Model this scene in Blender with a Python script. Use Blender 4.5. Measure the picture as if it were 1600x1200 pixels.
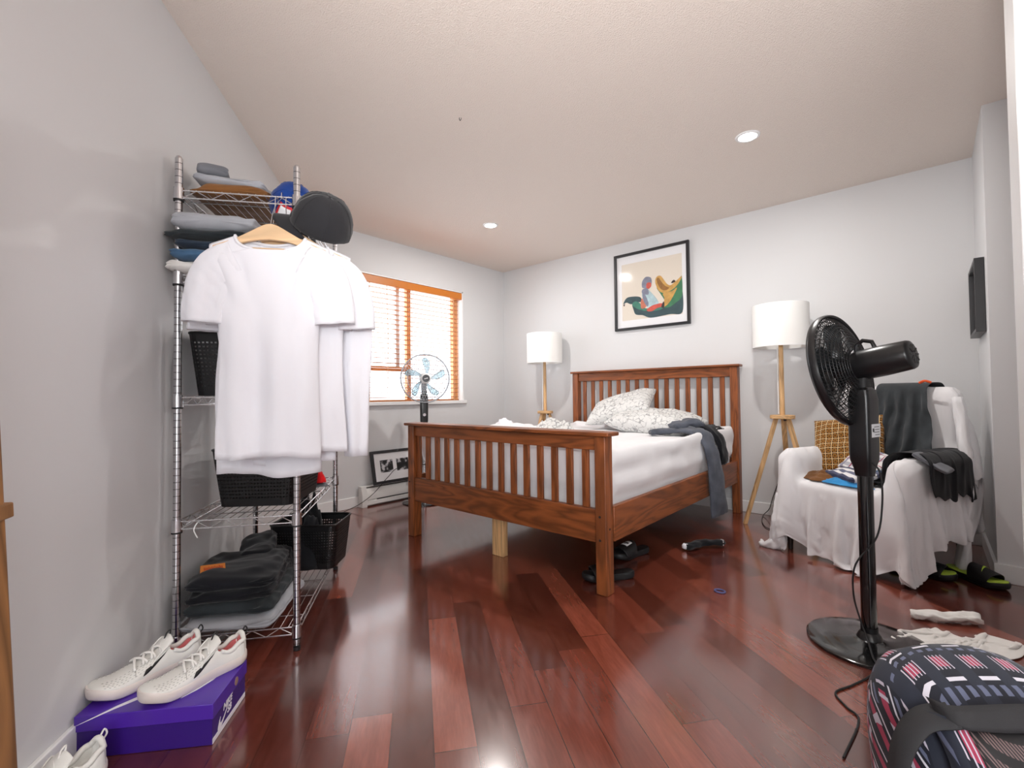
import bpy, bmesh, math, random
import numpy as np
from mathutils import Vector, Matrix, noise as mnoise
PI = math.pi
SC = bpy.context.scene
COL = SC.collection
for o in list(bpy.data.objects):
    bpy.data.objects.remove(o)

# ------------------------------------------------------------------ camera
# world: origin in the far room corner, x along the headboard wall, y towards it, z up
CAMX, CAMY, CAMZ = 3.7929, -4.1469, 0.97
PITCH, ROLL = 0.0239, -0.011
FW = Vector((-0.66269, 0.74890, 0)); RT = Vector((0.74890, 0.66269, 0)); UP = Vector((0, 0, 1))
def make_camera():
    f = FW * math.cos(PITCH) + UP * math.sin(PITCH)
    u0 = -FW * math.sin(PITCH) + UP * math.cos(PITCH)
    r = RT * math.cos(ROLL) + u0 * math.sin(ROLL)
    u = -RT * math.sin(ROLL) + u0 * math.cos(ROLL)
    cd = bpy.data.cameras.new('camera'); co = bpy.data.objects.new('camera', cd); COL.objects.link(co)
    cd.sensor_width = 36.0; cd.sensor_fit = 'HORIZONTAL'; cd.lens = 734.59 / 1600 * 36
    cd.clip_start = 0.02
    m = Matrix(((r.x, u.x, -f.x, CAMX), (r.y, u.y, -f.y, CAMY), (r.z, u.z, -f.z, CAMZ), (0, 0, 0, 1)))
    co.matrix_world = m
    SC.camera = co
make_camera()

# ------------------------------------------------------------------ light and exposure
SC.view_settings.view_transform = 'Standard'
SC.view_settings.look = 'None'
SC.view_settings.gamma = 1.0
SC.view_settings.use_curve_mapping = False
SC.view_settings.exposure = 0.0
W = bpy.data.worlds.new('world'); SC.world = W; W.use_nodes = True
bg = W.node_tree.nodes['Background']
bg.inputs[0].default_value = (0.86, 0.93, 1.0, 1); bg.inputs[1].default_value = 6.0
DOWNLIGHT_W = 17.0
DOWNLIGHTS = [(3.049, -1.235), (0.987, -1.235), (5.2, -3.6), (5.2, -5.0)]  # last two are unseen extras, added behind the camera for brightness
HC = 2.446
def area_light(name, loc, target, sx, sy, power, col):
    ld = bpy.data.lights.new(name, 'AREA'); ld.shape = 'RECTANGLE'; ld.size = sx; ld.size_y = sy
    ld.energy = power; ld.color = col
    lo = bpy.data.objects.new(name, ld); COL.objects.link(lo); lo.location = loc
    lo.rotation_euler = (Vector(target) - Vector(loc)).to_track_quat('-Z', 'Y').to_euler()
    return lo
# fill lamp added beside the added rear window, behind the camera; the far window is lit by the sky itself
area_light('added_rear_fill', (4.95, -5.70, 1.30), (2.6, -1.6, 1.35), 1.6, 1.9, 26, (1.0, 0.98, 0.96))
# unseen spot added near the camera, aimed at the ceiling to brighten the room
fl_d = bpy.data.lights.new('added_ceiling_fill', 'SPOT'); fl_d.energy = 188; fl_d.spot_size = math.radians(105); fl_d.spot_blend = 1.0; fl_d.shadow_soft_size = 0.12; fl_d.color = (1.0, 0.985, 0.97)
fl_o = bpy.data.objects.new('added_ceiling_fill', fl_d); COL.objects.link(fl_o); fl_o.location = (3.85, -4.2, 1.35)
fl_o.rotation_euler = (Vector((2.7, -2.2, 2.446)) - fl_o.location).to_track_quat('-Z', 'Y').to_euler()

# ------------------------------------------------------------------ helpers
def lin(c):
    c = c / 255.0
    return c / 12.92 if c <= 0.04045 else ((c + 0.055) / 1.055) ** 2.4
def S(r, g, b): return (lin(r), lin(g), lin(b), 1.0)

def mat(name, col, rough=0.5, metal=0.0, spec=0.5, **kw):
    """principled material; kw: vary=(scale, amount), bump=(scale, strength, distance), coat, sheen, trans, emis"""
    m = bpy.data.materials.new(name); m.use_nodes = True
    nt = m.node_tree; b = nt.nodes['Principled BSDF']
    b.inputs['Base Color'].default_value = col
    b.inputs['Roughness'].default_value = rough
    b.inputs['Metallic'].default_value = metal
    b.inputs['Specular IOR Level'].default_value = spec
    if 'coat' in kw: b.inputs['Coat Weight'].default_value = kw['coat']; b.inputs['Coat Roughness'].default_value = kw.get('coatr', 0.1)
    if 'sheen' in kw: b.inputs['Sheen Weight'].default_value = kw['sheen']
    if 'trans' in kw: b.inputs['Transmission Weight'].default_value = kw['trans']
    if 'subs' in kw:
        b.inputs['Subsurface Weight'].default_value = kw['subs']; b.inputs['Subsurface Radius'].default_value = (0.02, 0.02, 0.02)
    if 'emis' in kw:
        b.inputs['Emission Color'].default_value = kw['emis'][0]; b.inputs['Emission Strength'].default_value = kw['emis'][1]
    tc = nt.nodes.new('ShaderNodeTexCoord')
    co = tc.outputs['Object']
    if 'stretch' in kw:
        mp = nt.nodes.new('ShaderNodeMapping'); mp.inputs['Scale'].default_value = kw['stretch']
        nt.links.new(co, mp.inputs[0]); co = mp.outputs[0]
    if 'vary' in kw:
        sc, am = kw['vary'][:2]
        n = nt.nodes.new('ShaderNodeTexNoise'); n.inputs['Scale'].default_value = sc; n.inputs['Detail'].default_value = 6
        nt.links.new(co, n.inputs['Vector'])
        r = nt.nodes.new('ShaderNodeValToRGB')
        lo = kw['vary'][2] if len(kw['vary']) > 2 else tuple(c * (1 - am) for c in col[:3]) + (1,)
        hi = tuple(min(1, c * (1 + am)) for c in col[:3]) + (1,)
        r.color_ramp.elements[0].position = 0.3; r.color_ramp.elements[0].color = lo
        r.color_ramp.elements[1].position = 0.7; r.color_ramp.elements[1].color = hi
        nt.links.new(n.outputs['Fac'], r.inputs[0]); nt.links.new(r.outputs[0], b.inputs['Base Color'])
    if 'bump' in kw:
        sc, st, di = kw['bump']
        n = nt.nodes.new('ShaderNodeTexNoise'); n.inputs['Scale'].default_value = sc; n.inputs['Detail'].default_value = 4
        nt.links.new(co, n.inputs['Vector'])
        bp = nt.nodes.new('ShaderNodeBump'); bp.inputs['Strength'].default_value = st; bp.inputs['Distance'].default_value = di
        nt.links.new(n.outputs['Fac'], bp.inputs['Height']); nt.links.new(bp.outputs[0], b.inputs['Normal'])
    m['bsdf'] = b.name
    return m

class NG:
    """small helper for math-node chains"""
    def __init__(s, m): s.nt = m.node_tree; s.b = s.nt.nodes['Principled BSDF']
    def n(s, t, **kw):
        nd = s.nt.nodes.new(t)
        for k, v in kw.items(): setattr(nd, k, v)
        return nd
    def link(s, a, b): s.nt.links.new(a, b)
    def m(s, op, a, b=None, c=None):
        nd = s.nt.nodes.new('ShaderNodeMath'); nd.operation = op
        for i, v in enumerate((a, b, c)):
            if v is None: continue
            if isinstance(v, (int, float)): nd.inputs[i].default_value = v
            else: s.link(v, nd.inputs[i])
        return nd.outputs[0]
    def mix(s, fac, a, b, mode='MIX'):
        nd = s.nt.nodes.new('ShaderNodeMix'); nd.data_type = 'RGBA'; nd.blend_type = mode
        for i, v in ((0, fac), (6, a), (7, b)):
            if isinstance(v, (int, float, tuple)): nd.inputs[i].default_value = v
            else: s.link(v, nd.inputs[i])
        return nd.outputs[2]
    def ramp(s, fac, stops):
        nd = s.nt.nodes.new('ShaderNodeValToRGB')
        e = nd.color_ramp.elements
        while len(e) < len(stops): e.new(0.5)
        for el, (p, c) in zip(e, stops): el.position = p; el.color = c
        s.link(fac, nd.inputs[0]); return nd.outputs[0]

class MB:
    """mesh builder collecting vertices and faces"""
    def __init__(s): s.v = []; s.f = []
    def add(s, vs, fs):
        o = len(s.v); s.v += [tuple(v) for v in vs]; s.f += [tuple(i + o for i in f) for f in fs]; return s
    def box(s, x0, x1, y0, y1, z0, z1):
        vs = [(x, y, z) for z in (z0, z1) for y in (y0, y1) for x in (x0, x1)]
        return s.add(vs, [(0, 2, 3, 1), (4, 5, 7, 6), (0, 1, 5, 4), (2, 6, 7, 3), (0, 4, 6, 2), (1, 3, 7, 5)])
    def obox(s, c, ax, ay, az):
        c, ax, ay, az = Vector(c), Vector(ax), Vector(ay), Vector(az)
        vs = [c + ax * i + ay * j + az * k for k in (-1, 1) for j in (-1, 1) for i in (-1, 1)]
        return s.add(vs, [(0, 2, 3, 1), (4, 5, 7, 6), (0, 1, 5, 4), (2, 6, 7, 3), (0, 4, 6, 2), (1, 3, 7, 5)])
    def loft(s, rings, cap0=True, cap1=True, closed=False):
        n = len(rings[0]); k = len(rings)
        vs = [p for r in rings for p in r]; fs = []
        for a in range(k if closed else k - 1):
            b = (a + 1) % k
            for i in range(n):
                j = (i + 1) % n
                fs.append((a * n + i, a * n + j, b * n + j, b * n + i))
        if not closed:
            if cap0: fs.append(tuple(range(n - 1, -1, -1)))
            if cap1: fs.append(tuple((k - 1) * n + i for i in range(n)))
        return s.add(vs, fs)
    def tube(s, pts, r, n=8, closed=False, caps=True):
        pts = [Vector(p) for p in pts]; k = len(pts)
        rs = r if isinstance(r, (list, tuple)) else [r] * k
        T = []
        for i in range(k):
            a = pts[(i - 1) % k] if (closed or i > 0) else pts[i]
            b = pts[(i + 1) % k] if (closed or i < k - 1) else pts[i]
            t = (b - a); T.append(t.normalized() if t.length > 1e-9 else Vector((0, 0, 1)))
        ref = Vector((0, 0, 1)) if abs(T[0].z) < 0.9 else Vector((1, 0, 0))
        u = T[0].cross(ref).normalized(); rings = []
        for i in range(k):
            u = (u - T[i] * u.dot(T[i]))
            u = u.normalized() if u.length > 1e-6 else T[i].cross(ref).normalized()
            w = T[i].cross(u)
            rings.append([pts[i] + (u * math.cos(2 * PI * j / n) + w * math.sin(2 * PI * j / n)) * rs[i] for j in range(n)])
        return s.loft(rings, caps, caps, closed)
    def cyl(s, p0, p1, r0, r1=None, n=16, caps=True):
        return s.tube([p0, p1], [r0, r0 if r1 is None else r1], n, False, caps)
    def lathe(s, prof, n=32, c=(0, 0, 0), ax=(0, 0, 1), caps=False):
        c = Vector(c); ax = Vector(ax).normalized()
        ref = Vector((1, 0, 0)) if abs(ax.x) < 0.9 else Vector((0, 1, 0))
        u = ax.cross(ref).normalized(); w = ax.cross(u)
        rings = [[c + ax * z + (u * math.cos(2 * PI * j / n) + w * math.sin(2 * PI * j / n)) * max(r, 1e-5) for j in range(n)] for r, z in prof]
        return s.loft(rings, caps, caps)
    def grid(s, P, closed_u=False):
        nx = len(P); ny = len(P[0]); vs = [p for r in P for p in r]; fs = []
        for i in range(nx - (0 if closed_u else 1)):
            i2 = (i + 1) % nx
            for j in range(ny - 1):
                fs.append((i * ny + j, i2 * ny + j, i2 * ny + j + 1, i * ny + j + 1))
        return s.add(vs, fs)
    def prism(s, poly, o, u, v, w):
        """polygon (list of 2D) in plane o+u*a+v*b, extruded along w"""
        o, u, v, w = Vector(o), Vector(u), Vector(v), Vector(w); n = len(poly)
        a = [o + u * p[0] + v * p[1] for p in poly]; b = [q + w for q in a]
        fs = [tuple(range(n - 1, -1, -1)), tuple(range(n, 2 * n))] + [(i, (i + 1) % n, n + (i + 1) % n, n + i) for i in range(n)]
        return s.add(a + b, fs)
    def xf(s, M4):
        s.v = [tuple(M4 @ Vector(p)) for p in s.v]; return s
    def build(s, name, m, parent=None, smooth=True, bevel=0, solid=0, sub=0, angle=35, loc=None, segs=2, fix=True):
        me = bpy.data.meshes.new(name); me.from_pydata(s.v, [], s.f); me.validate()
        if fix:
            bm = bmesh.new(); bm.from_mesh(me); bmesh.ops.recalc_face_normals(bm, faces=bm.faces); bm.to_mesh(me); bm.free()
        o = bpy.data.objects.new(name, me); COL.objects.link(o)
        if m is not None: me.materials.append(m)
        if smooth:
            for p in me.polygons: p.use_smooth = True
            if angle < 180: me.set_sharp_from_angle(angle=math.radians(angle))
        if solid:
            md = o.modifiers.new('solid', 'SOLIDIFY'); md.thickness = solid; md.offset = 0
        if bevel:
            md = o.modifiers.new('bevel', 'BEVEL'); md.width = bevel; md.segments = segs; md.limit_method = 'ANGLE'; md.angle_limit = math.radians(40); md.harden_normals = False
        if sub:
            md = o.modifiers.new('sub', 'SUBSURF'); md.levels = sub; md.render_levels = sub
        if parent is not None: o.parent = parent
        if loc is not None: o.location = loc
        return o

def tag(o, label, cat, group=None):
    o['label'] = label; o['category'] = cat
    if group: o['group'] = group
    return o
def thing(name, label, cat, loc=(0, 0, 0), rz=0, group=None):
    o = bpy.data.objects.new(name, None); COL.objects.link(o); o.empty_display_size = 0.1
    o.location = loc; o.rotation_euler = (0, 0, rz)
    return tag(o, label, cat, group)
def struct(name, mb, m, parent=None, **kw):
    o = mb.build(name, m, parent, **kw)
    if parent is None: o['kind'] = 'structure'
    return o
def copy_tree(o, parent=None):
    c = o.copy(); COL.objects.link(c)
    if parent is not None: c.parent = parent
    for ch in list(o.children): copy_tree(ch, c)
    return c
def fbm(x, y, z, sc=1.0, oc=3):
    return mnoise.fractal(Vector((x * sc, y * sc, z * sc)), 1.0, 2.0, oc)
def lerp(a, b, t): return a + (b - a) * t
def sstep(a, b, x):
    t = max(0, min(1, (x - a) / (b - a))); return t * t * (3 - 2 * t)
def bez(pts, n=12):
    """catmull-rom through points"""
    P = [Vector(p) for p in pts]; P = [P[0] * 2 - P[1]] + P + [P[-1] * 2 - P[-2]]; out = []
    for i in range(1, len(P) - 2):
        for k in range(n):
            t = k / n
            out.append(0.5 * ((2 * P[i]) + (P[i + 1] - P[i - 1]) * t + (2 * P[i - 1] - 5 * P[i] + 4 * P[i + 1] - P[i + 2]) * t * t + (3 * P[i] - P[i - 1] - 3 * P[i + 1] + P[i + 2]) * t ** 3))
    out.append(P[-2]); return out

# left wall frame: s runs along the wall from the window corner, n into the room
L0 = Vector((0, -2.4268, 0)); LD = Vector((0.79633, -0.60486, 0)); LN = Vector((0.60486, 0.79633, 0))
def SN(s, n, z=0.0): p = L0 + LD * s + LN * n; return Vector((p.x, p.y, z))
LANG = math.atan2(LD.y, LD.x)

# ------------------------------------------------------------------ cloth solver (positions relaxed on a grid)
def relax_cloth(P, sdf, steps=160, iters=6, slack=1.0, pins=None, fric=0.5, thick=0.006, rest=None, g=9.8, damp=0.985, bend=0.25, dt=1 / 60.0):
    """P: (nx,ny,3) start; sdf(X)->distance array; returns relaxed grid"""
    nx, ny = P.shape[:2]; X = P.reshape(-1, 3).copy()
    idx = np.arange(nx * ny).reshape(nx, ny)
    R = (P if rest is None else rest).reshape(-1, 3)
    groups = []
    def addg(a, b, k, s=1.0):
        a = a.ravel(); b = b.ravel()
        if len(a) == 0: return
        d = np.linalg.norm(R[a] - R[b], axis=1) * s
        groups.append((a, b, d, k))
    for q in (0, 1):
        ii = np.arange(q, nx - 1, 2); addg(idx[ii], idx[ii + 1], 1.0, slack)
        jj = np.arange(q, ny - 1, 2); addg(idx[:, jj], idx[:, jj + 1], 1.0, slack)
        addg(idx[ii][:, :-1], idx[ii + 1][:, 1:], 0.5, slack); addg(idx[ii][:, 1:], idx[ii + 1][:, :-1], 0.5, slack)
    for q in (0, 2):
        ii = np.array([i for i in range(nx - 2) if i % 4 in (q, q + 1)]); addg(idx[ii], idx[ii + 2], bend, slack)
        jj = np.array([j for j in range(ny - 2) if j % 4 in (q, q + 1)]); addg(idx[:, jj], idx[:, jj + 2], bend, slack)
    w = np.ones(nx * ny)
    if pins is not None: w[pins.ravel()] = 0
    V = np.zeros_like(X); eps = 1e-4
    for st in range(steps):
        old = X.copy()
        V *= damp; V[:, 2] -= g * dt
        X = X + V * dt * w[:, None]
        for it in range(iters):
            for a, b, d, k in groups:
                D = X[b] - X[a]; L = np.sqrt((D * D).sum(1)) + 1e-9
                ws = w[a] + w[b] + 1e-9
                c = (k * (L - d) / L / ws)[:, None] * D
                X[a] += c * w[a][:, None]; X[b] -= c * w[b][:, None]
            if it % 3 == 2 or it == iters - 1:
                d0 = sdf(X) - thick
                hit = (d0 < 0) & (w > 0)
                if hit.any():
                    Y = X[hit]; dh = d0[hit]
                    N = np.stack([sdf(Y + np.array(e)) - (dh + thick) for e in ((eps, 0, 0), (0, eps, 0), (0, 0, eps))], 1)
                    N /= (np.linalg.norm(N, axis=1)[:, None] + 1e-9)
                    Y = Y - N * dh[:, None]
                    mv = Y - old[hit]; tn = mv - (mv * N).sum(1)[:, None] * N
                    X[hit] = Y - tn * fric
        V = (X - old) / dt
        sp = np.linalg.norm(V, axis=1); lim = 3.0
        V *= np.minimum(1, lim / (sp + 1e-9))[:, None]
    return X.reshape(nx, ny, 3)
def sd_rbox(X, c, h, r, rz=0.0, rx=0.0):
    """rounded box: centre c, half size h, radius r, turned rz about z then leaned rx about its own x"""
    Q = X - np.array(c); cz, sz = math.cos(rz), math.sin(rz)
    x = Q[:, 0] * cz + Q[:, 1] * sz; y = -Q[:, 0] * sz + Q[:, 1] * cz; z = Q[:, 2]
    if rx:
        cx, sx = math.cos(rx), math.sin(rx); y, z = y * cx + z * sx, -y * sx + z * cx
    q = np.abs(np.stack([x, y, z], 1)) - (np.array(h) - r)
    return np.linalg.norm(np.maximum(q, 0), axis=1) + np.minimum(q.max(1), 0) - r
def npgrid(mb, P):
    return mb.grid([[tuple(p) for p in row] for row in P.tolist()])
# ------------------------------------------------------------------ materials of the room
M_wall = mat('wall_paint', S(216, 216, 217), 0.55, bump=(60, 0.15, 0.001))
M_white = mat('white_trim_paint', S(238, 238, 238), 0.35)
M_ceil = mat('ceiling_texture', S(230, 219, 210), 0.9, bump=(170, 0.9, 0.004))
def mk_floor():
    m = mat('cherry_planks', S(120, 45, 30), 0.2); g = NG(m)
    geo = g.n('ShaderNodeNewGeometry'); mp = g.n('ShaderNodeMapping'); mp.vector_type = 'POINT'
    mp.inputs['Rotation'].default_value = (0, 0, -LANG)
    g.link(geo.outputs['Position'], mp.inputs[0])
    sx = g.n('ShaderNodeSeparateXYZ'); g.link(mp.outputs[0], sx.inputs[0])
    u, v = sx.outputs[0], sx.outputs[1]
    vr = g.m('DIVIDE', g.m('ADD', v, 0.02), 0.119); row = g.m('FLOOR', vr); fv = g.m('FRACT', vr)
    wn = g.n('ShaderNodeTexWhiteNoise', noise_dimensions='1D'); g.link(row, wn.inputs['W'])
    ur = g.m('ADD', g.m('DIVIDE', u, 0.78), g.m('MULTIPLY', wn.outputs['Value'], 7.3)); pl = g.m('FLOOR', ur); fu = g.m('FRACT', ur)
    cb = g.n('ShaderNodeCombineXYZ'); g.link(row, cb.inputs[0]); g.link(pl, cb.inputs[1])
    w2 = g.n('ShaderNodeTexWhiteNoise', noise_dimensions='3D'); g.link(cb.outputs[0], w2.inputs['Vector'])
    # grain, shifted per plank
    c2 = g.n('ShaderNodeCombineXYZ'); g.link(g.m('MULTIPLY', u, 2.2), c2.inputs[0]); g.link(g.m('MULTIPLY', v, 16), c2.inputs[1])
    g.link(g.m('MULTIPLY', w2.outputs['Value'], 40), c2.inputs[2])
    n1 = g.n('ShaderNodeTexNoise'); n1.inputs['Scale'].default_value = 1.6; n1.inputs['Detail'].default_value = 6; n1.inputs['Distortion'].default_value = 1.2
    g.link(c2.outputs[0], n1.inputs['Vector'])
    n2 = g.n('ShaderNodeTexNoise'); n2.inputs['Scale'].default_value = 9; n2.inputs['Detail'].default_value = 5; g.link(c2.outputs[0], n2.inputs['Vector'])
    base = g.ramp(w2.outputs['Value'], [(0.0, S(82, 38, 30)), (0.35, S(102, 48, 37)), (0.7, S(122, 59, 45)), (1.0, S(148, 78, 60))])
    gr = g.ramp(n1.outputs['Fac'], [(0.3, (0.80, 0.76, 0.74, 1)), (0.7, (1.12, 1.10, 1.09, 1))])
    col = g.mix(1.0, base, gr, 'MULTIPLY')
    gf = g.ramp(n2.outputs['Fac'], [(0.35, (0.88, 0.86, 0.85, 1)), (0.65, (1.05, 1.05, 1.05, 1))])
    col = g.mix(0.8, col, gf, 'MULTIPLY')
    # seams
    e1 = g.m('MINIMUM', fv, g.m('SUBTRACT', 1, fv)); e1 = g.m('MULTIPLY', e1, 0.119)
    e2 = g.m('MINIMUM', fu, g.m('SUBTRACT', 1, fu)); e2 = g.m('MULTIPLY', e2, 0.78)
    ed = g.m('MINIMUM', e1, e2); seam = g.m('LESS_THAN', ed, 0.0011)
    col = g.mix(seam, col, S(30, 10, 8))
    g.link(col, g.b.inputs['Base Color'])
    bp = g.n('ShaderNodeBump'); bp.inputs['Strength'].default_value = 0.35; bp.inputs['Distance'].default_value = 0.0012
    hgt = g.m('SUBTRACT', g.m('MULTIPLY', n2.outputs['Fac'], 0.05), g.m('MULTIPLY', g.m('LESS_THAN', ed, 0.0016), 1.0)); g.link(hgt, bp.inputs['Height'])
    lf = g.n('ShaderNodeTexNoise'); lf.inputs['Scale'].default_value = 1.3; g.link(mp.outputs[0], lf.inputs['Vector'])
    b2 = g.n('ShaderNodeBump'); b2.inputs['Strength'].default_value = 0.25; b2.inputs['Distance'].default_value = 0.004
    g.link(lf.outputs['Fac'], b2.inputs['Height']); g.link(bp.outputs[0], b2.inputs['Normal']); g.link(b2.outputs[0], g.b.inputs['Normal'])
    rr = g.ramp(n1.outputs['Fac'], [(0.3, (0.17,) * 3 + (1,)), (0.75, (0.27,) * 3 + (1,))]); g.link(rr, g.b.inputs['Roughness'])
    g.b.inputs['Coat Weight'].default_value = 1.0; g.b.inputs['Coat IOR'].default_value = 1.6; g.b.inputs['Coat Roughness'].default_value = 0.13
    return m
M_floor = mk_floor()

# ------------------------------------------------------------------ room shell
TH = 0.14
WY0, WY1, WZ0, WZ1 = -2.12, -0.655, 0.90, 2.105     # window opening in the far wall (plane x = 0)
struct('floor', MB().box(-0.3, 6.4, -6.4, 0.3, -0.06, 0), M_floor, smooth=False)
struct('ceiling', MB().box(-0.3, 6.4, -6.4, 0.3, HC, HC + 0.08), M_ceil, smooth=False)
wb = MB()
wb.box(-TH, 0, -2.70, WY0, 0, HC); wb.box(-TH, 0, WY1, TH, 0, HC); wb.box(-TH, 0, WY0, WY1, 0, WZ0); wb.box(-TH, 0, WY0, WY1, WZ1, HC)
struct('wall_back', wb, M_wall, smooth=False)
struct('wall_right', MB().box(0, 4.054, 0, TH, 0, HC), M_wall, smooth=False)        # wall behind the headboard
lw = MB(); e = SN(5.6, 0)
lw.prism([(-0.06, 0), (5.62, 0), (5.62, -TH), (-0.06, -TH)], (L0.x, L0.y, 0), LD, LN, (0, 0, HC))
struct('wall_left', lw, M_wall, smooth=False)
struct('wall_column', MB().box(4.035, 4.62, -0.72, TH, 0, HC), M_wall, smooth=False)
struct('wall_alcove', MB().box(4.62, 4.76, -2.50, TH, 0, HC), M_wall, smooth=False)
struct('wall_near', MB().box(4.03, 6.2, -2.50, -2.385, 0, HC), M_wall, smooth=False)
struct('wall_side', MB().box(6.06, 6.2, -5.9, -2.50, 0, HC), M_wall, smooth=False)
bk = MB()   # wall behind the photographer, with an opening for the added window
bk.box(4.2, 4.35, -5.9, -5.76, 0, HC); bk.box(6.0, 6.2, -5.9, -5.76, 0, HC); bk.box(4.35, 6.0, -5.9, -5.76, 0, 0.25); bk.box(4.35, 6.0, -5.9, -5.76, 2.25, HC)
struct('wall_behind', bk, M_wall, smooth=False)
# baseboards
BB = 0.093
struct('baseboard_back', MB().box(0, 0.014, -2.43, 0, 0, BB), M_white, bevel=0.003)
struct('baseboard_right', MB().box(0, 4.04, -0.014, 0, 0, BB), M_white, bevel=0.003)
struct('baseboard_left', MB().prism([(0, 0), (5.5, 0), (5.5, 0.014), (0, 0.014)], L0, LD, LN, (0, 0, BB)), M_white, bevel=0.003)
struct('baseboard_column', MB().box(4.021, 4.62, -0.734, -0.0, 0, BB), M_white, bevel=0.003)
struct('baseboard_near', MB().box(4.05, 6.06, -2.514, -2.50, 0, BB), M_white, bevel=0.003)
# white door casing at the right edge of the view
struct('trim_1', MB().box(3.966, 4.03, -2.53, -2.37, 0, HC - 0.01), M_white, bevel=0.004)

# window: white reveal, wooden sashes, glass
M_glass = bpy.data.materials.new('window_glass'); M_glass.use_nodes = True
def mk_glass(m, ior=1.45, rough=0.0, tint=(1, 1, 1, 1)):
    nt = m.node_tree; nt.nodes.remove(nt.nodes['Principled BSDF']); out = nt.nodes['Material Output']
    t = nt.nodes.new('ShaderNodeBsdfTransparent'); t.inputs[0].default_value = tint
    gl = nt.nodes.new('ShaderNodeBsdfGlossy'); gl.inputs['Roughness'].default_value = rough
    lw_ = nt.nodes.new('ShaderNodeLayerWeight'); pw = nt.nodes.new('ShaderNodeMath'); pw.operation = 'POWER'; pw.inputs[1].default_value = 5.0
    ad = nt.nodes.new('ShaderNodeMath'); ad.operation = 'MULTIPLY_ADD'; ad.inputs[1].default_value = 0.92; ad.inputs[2].default_value = 0.05
    mx = nt.nodes.new('ShaderNodeMixShader')
    nt.links.new(lw_.outputs['Facing'], pw.inputs[0]); nt.links.new(pw.outputs[0], ad.inputs[0]); nt.links.new(ad.outputs[0], mx.inputs[0]); nt.links.new(t.outputs[0], mx.inputs[1]); nt.links.new(gl.outputs[0], mx.inputs[2]); nt.links.new(mx.outputs[0], out.inputs[0])
mk_glass(M_glass)
M_sash = mat('sash_wood', S(205, 142, 88), 0.45, vary=(6, 0.25), stretch=(1, 1, 0.15))
M_vinyl = mat('vinyl_frame', S(205, 205, 208), 0.4)
win = struct('window_1', MB().box(-TH, -0.004, WY0, WY0 + 0.012, WZ0, WZ1).box(-TH, -0.004, WY1 - 0.012, WY1, WZ0, WZ1).box(-TH, -0.004, WY0, WY1, WZ1 - 0.012, WZ1), M_white, smooth=False)
fr = MB(); xw0, xw1 = -0.13, -0.085
fr.box(xw0, xw1, WY0 + 0.012, WY0 + 0.06, WZ0, WZ1 - .012).box(xw0, xw1, WY1 - 0.075, WY1 - 0.012, WZ0, WZ1 - .012)
fr.box(xw0, xw1, WY0 + .06, WY1 - .075, WZ0, WZ0 + 0.04).box(xw0, xw1, WY0 + .06, WY1 - .075, WZ1 - 0.06, WZ1 - .012)
fr.box(xw0, xw1, -1.335, -1.290, WZ0 + .04, WZ1 - .06)
fr.box(xw0, xw1, WY0 + .06, -1.335, 1.215, 1.262)
fr.build('window_frame', M_sash, win, smooth=False)
MB().box(-0.125, -0.10, -1.455, -1.415, 1.262, WZ1 - .06).build('sash_stile', M_vinyl, win, smooth=False)
def pane_quad(mb, p, a, b):
    p, a, b = Vector(p), Vector(a), Vector(b); return mb.add([p, p + a, p + a + b, p + b], [(0, 1, 2, 3)])
pane_quad(MB(), (-.11, WY0 + .06, WZ0 + .04), (0, -1.335 - WY0 - .06, 0), (0, 0, WZ1 - WZ0 - .1)).build('window_pane', M_glass, win, smooth=False, fix=False)
pane_quad(MB(), (-.11, -1.29, WZ0 + .04), (0, WY1 - .075 + 1.29, 0), (0, 0, WZ1 - WZ0 - .1)).build('window_pane', M_glass, win, smooth=False, fix=False)
MB().box(-TH, 0.028, WY0 - 0.02, WY1 + 0.022, WZ0 - 0.012, WZ0 + 0.022).build('window_sill', M_white, win, bevel=0.004)
w2 = struct('added_window', MB().box(4.35, 6.0, -5.9, -5.80, 0.25, 0.29).box(4.35, 6.0, -5.9, -5.80, 2.21, 2.25).box(4.35, 4.39, -5.9, -5.80, .29, 2.21).box(5.96, 6.0, -5.9, -5.80, .29, 2.21).box(5.15, 5.2, -5.88, -5.82, .29, 2.21), M_white, smooth=False)  # unseen window, added in the rear wall to let in more light
for x in (4.39, 5.2): pane_quad(MB(), (x, -5.85, .29), (0, 0, 1.92), (.76, 0, 0)).build('window_pane', M_glass, w2, smooth=False, fix=False)

# downlights
M_lamp = mat('downlight_lens', (1, 1, 1, 1), 0.5, emis=((1.0, 0.97, 0.93, 1), 26.0))
dl0 = None
dlab = ['glowing round downlight in the ceiling, nearer the right wall', 'glowing round downlight in the ceiling, nearer the far window corner',
        'added round downlight in the ceiling behind the camera, by the doorway', 'added round downlight in the ceiling behind the camera, by the added window']
for i, (x, y) in enumerate(DOWNLIGHTS):
    if i == 0:
        d = thing('ceiling_downlight', dlab[0], 'downlight', (x, y, HC), group='round ceiling downlights'); dl0 = d
        MB().lathe([(0.048, -0.003), (0.049, -0.006), (0.062, -0.005), (0.066, 0.0)], 40).build('trim_ring', M_white, d)
        MB().lathe([(0.0, -0.0035), (0.048, -0.0035)], 40).build('lens', M_lamp, d)
        ld = bpy.data.lights.new('downlight_beam', 'AREA'); ld.shape = 'DISK'; ld.size = 0.08; ld.energy = DOWNLIGHT_W; ld.color = (1.0, 0.965, 0.93)
        lo = bpy.data.objects.new('downlight_beam', ld); COL.objects.link(lo); lo.parent = d; lo.location = (0, 0, -0.012)
    else:
        d = copy_tree(dl0); d.location = (x, y, HC); d['label'] = dlab[i]
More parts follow.
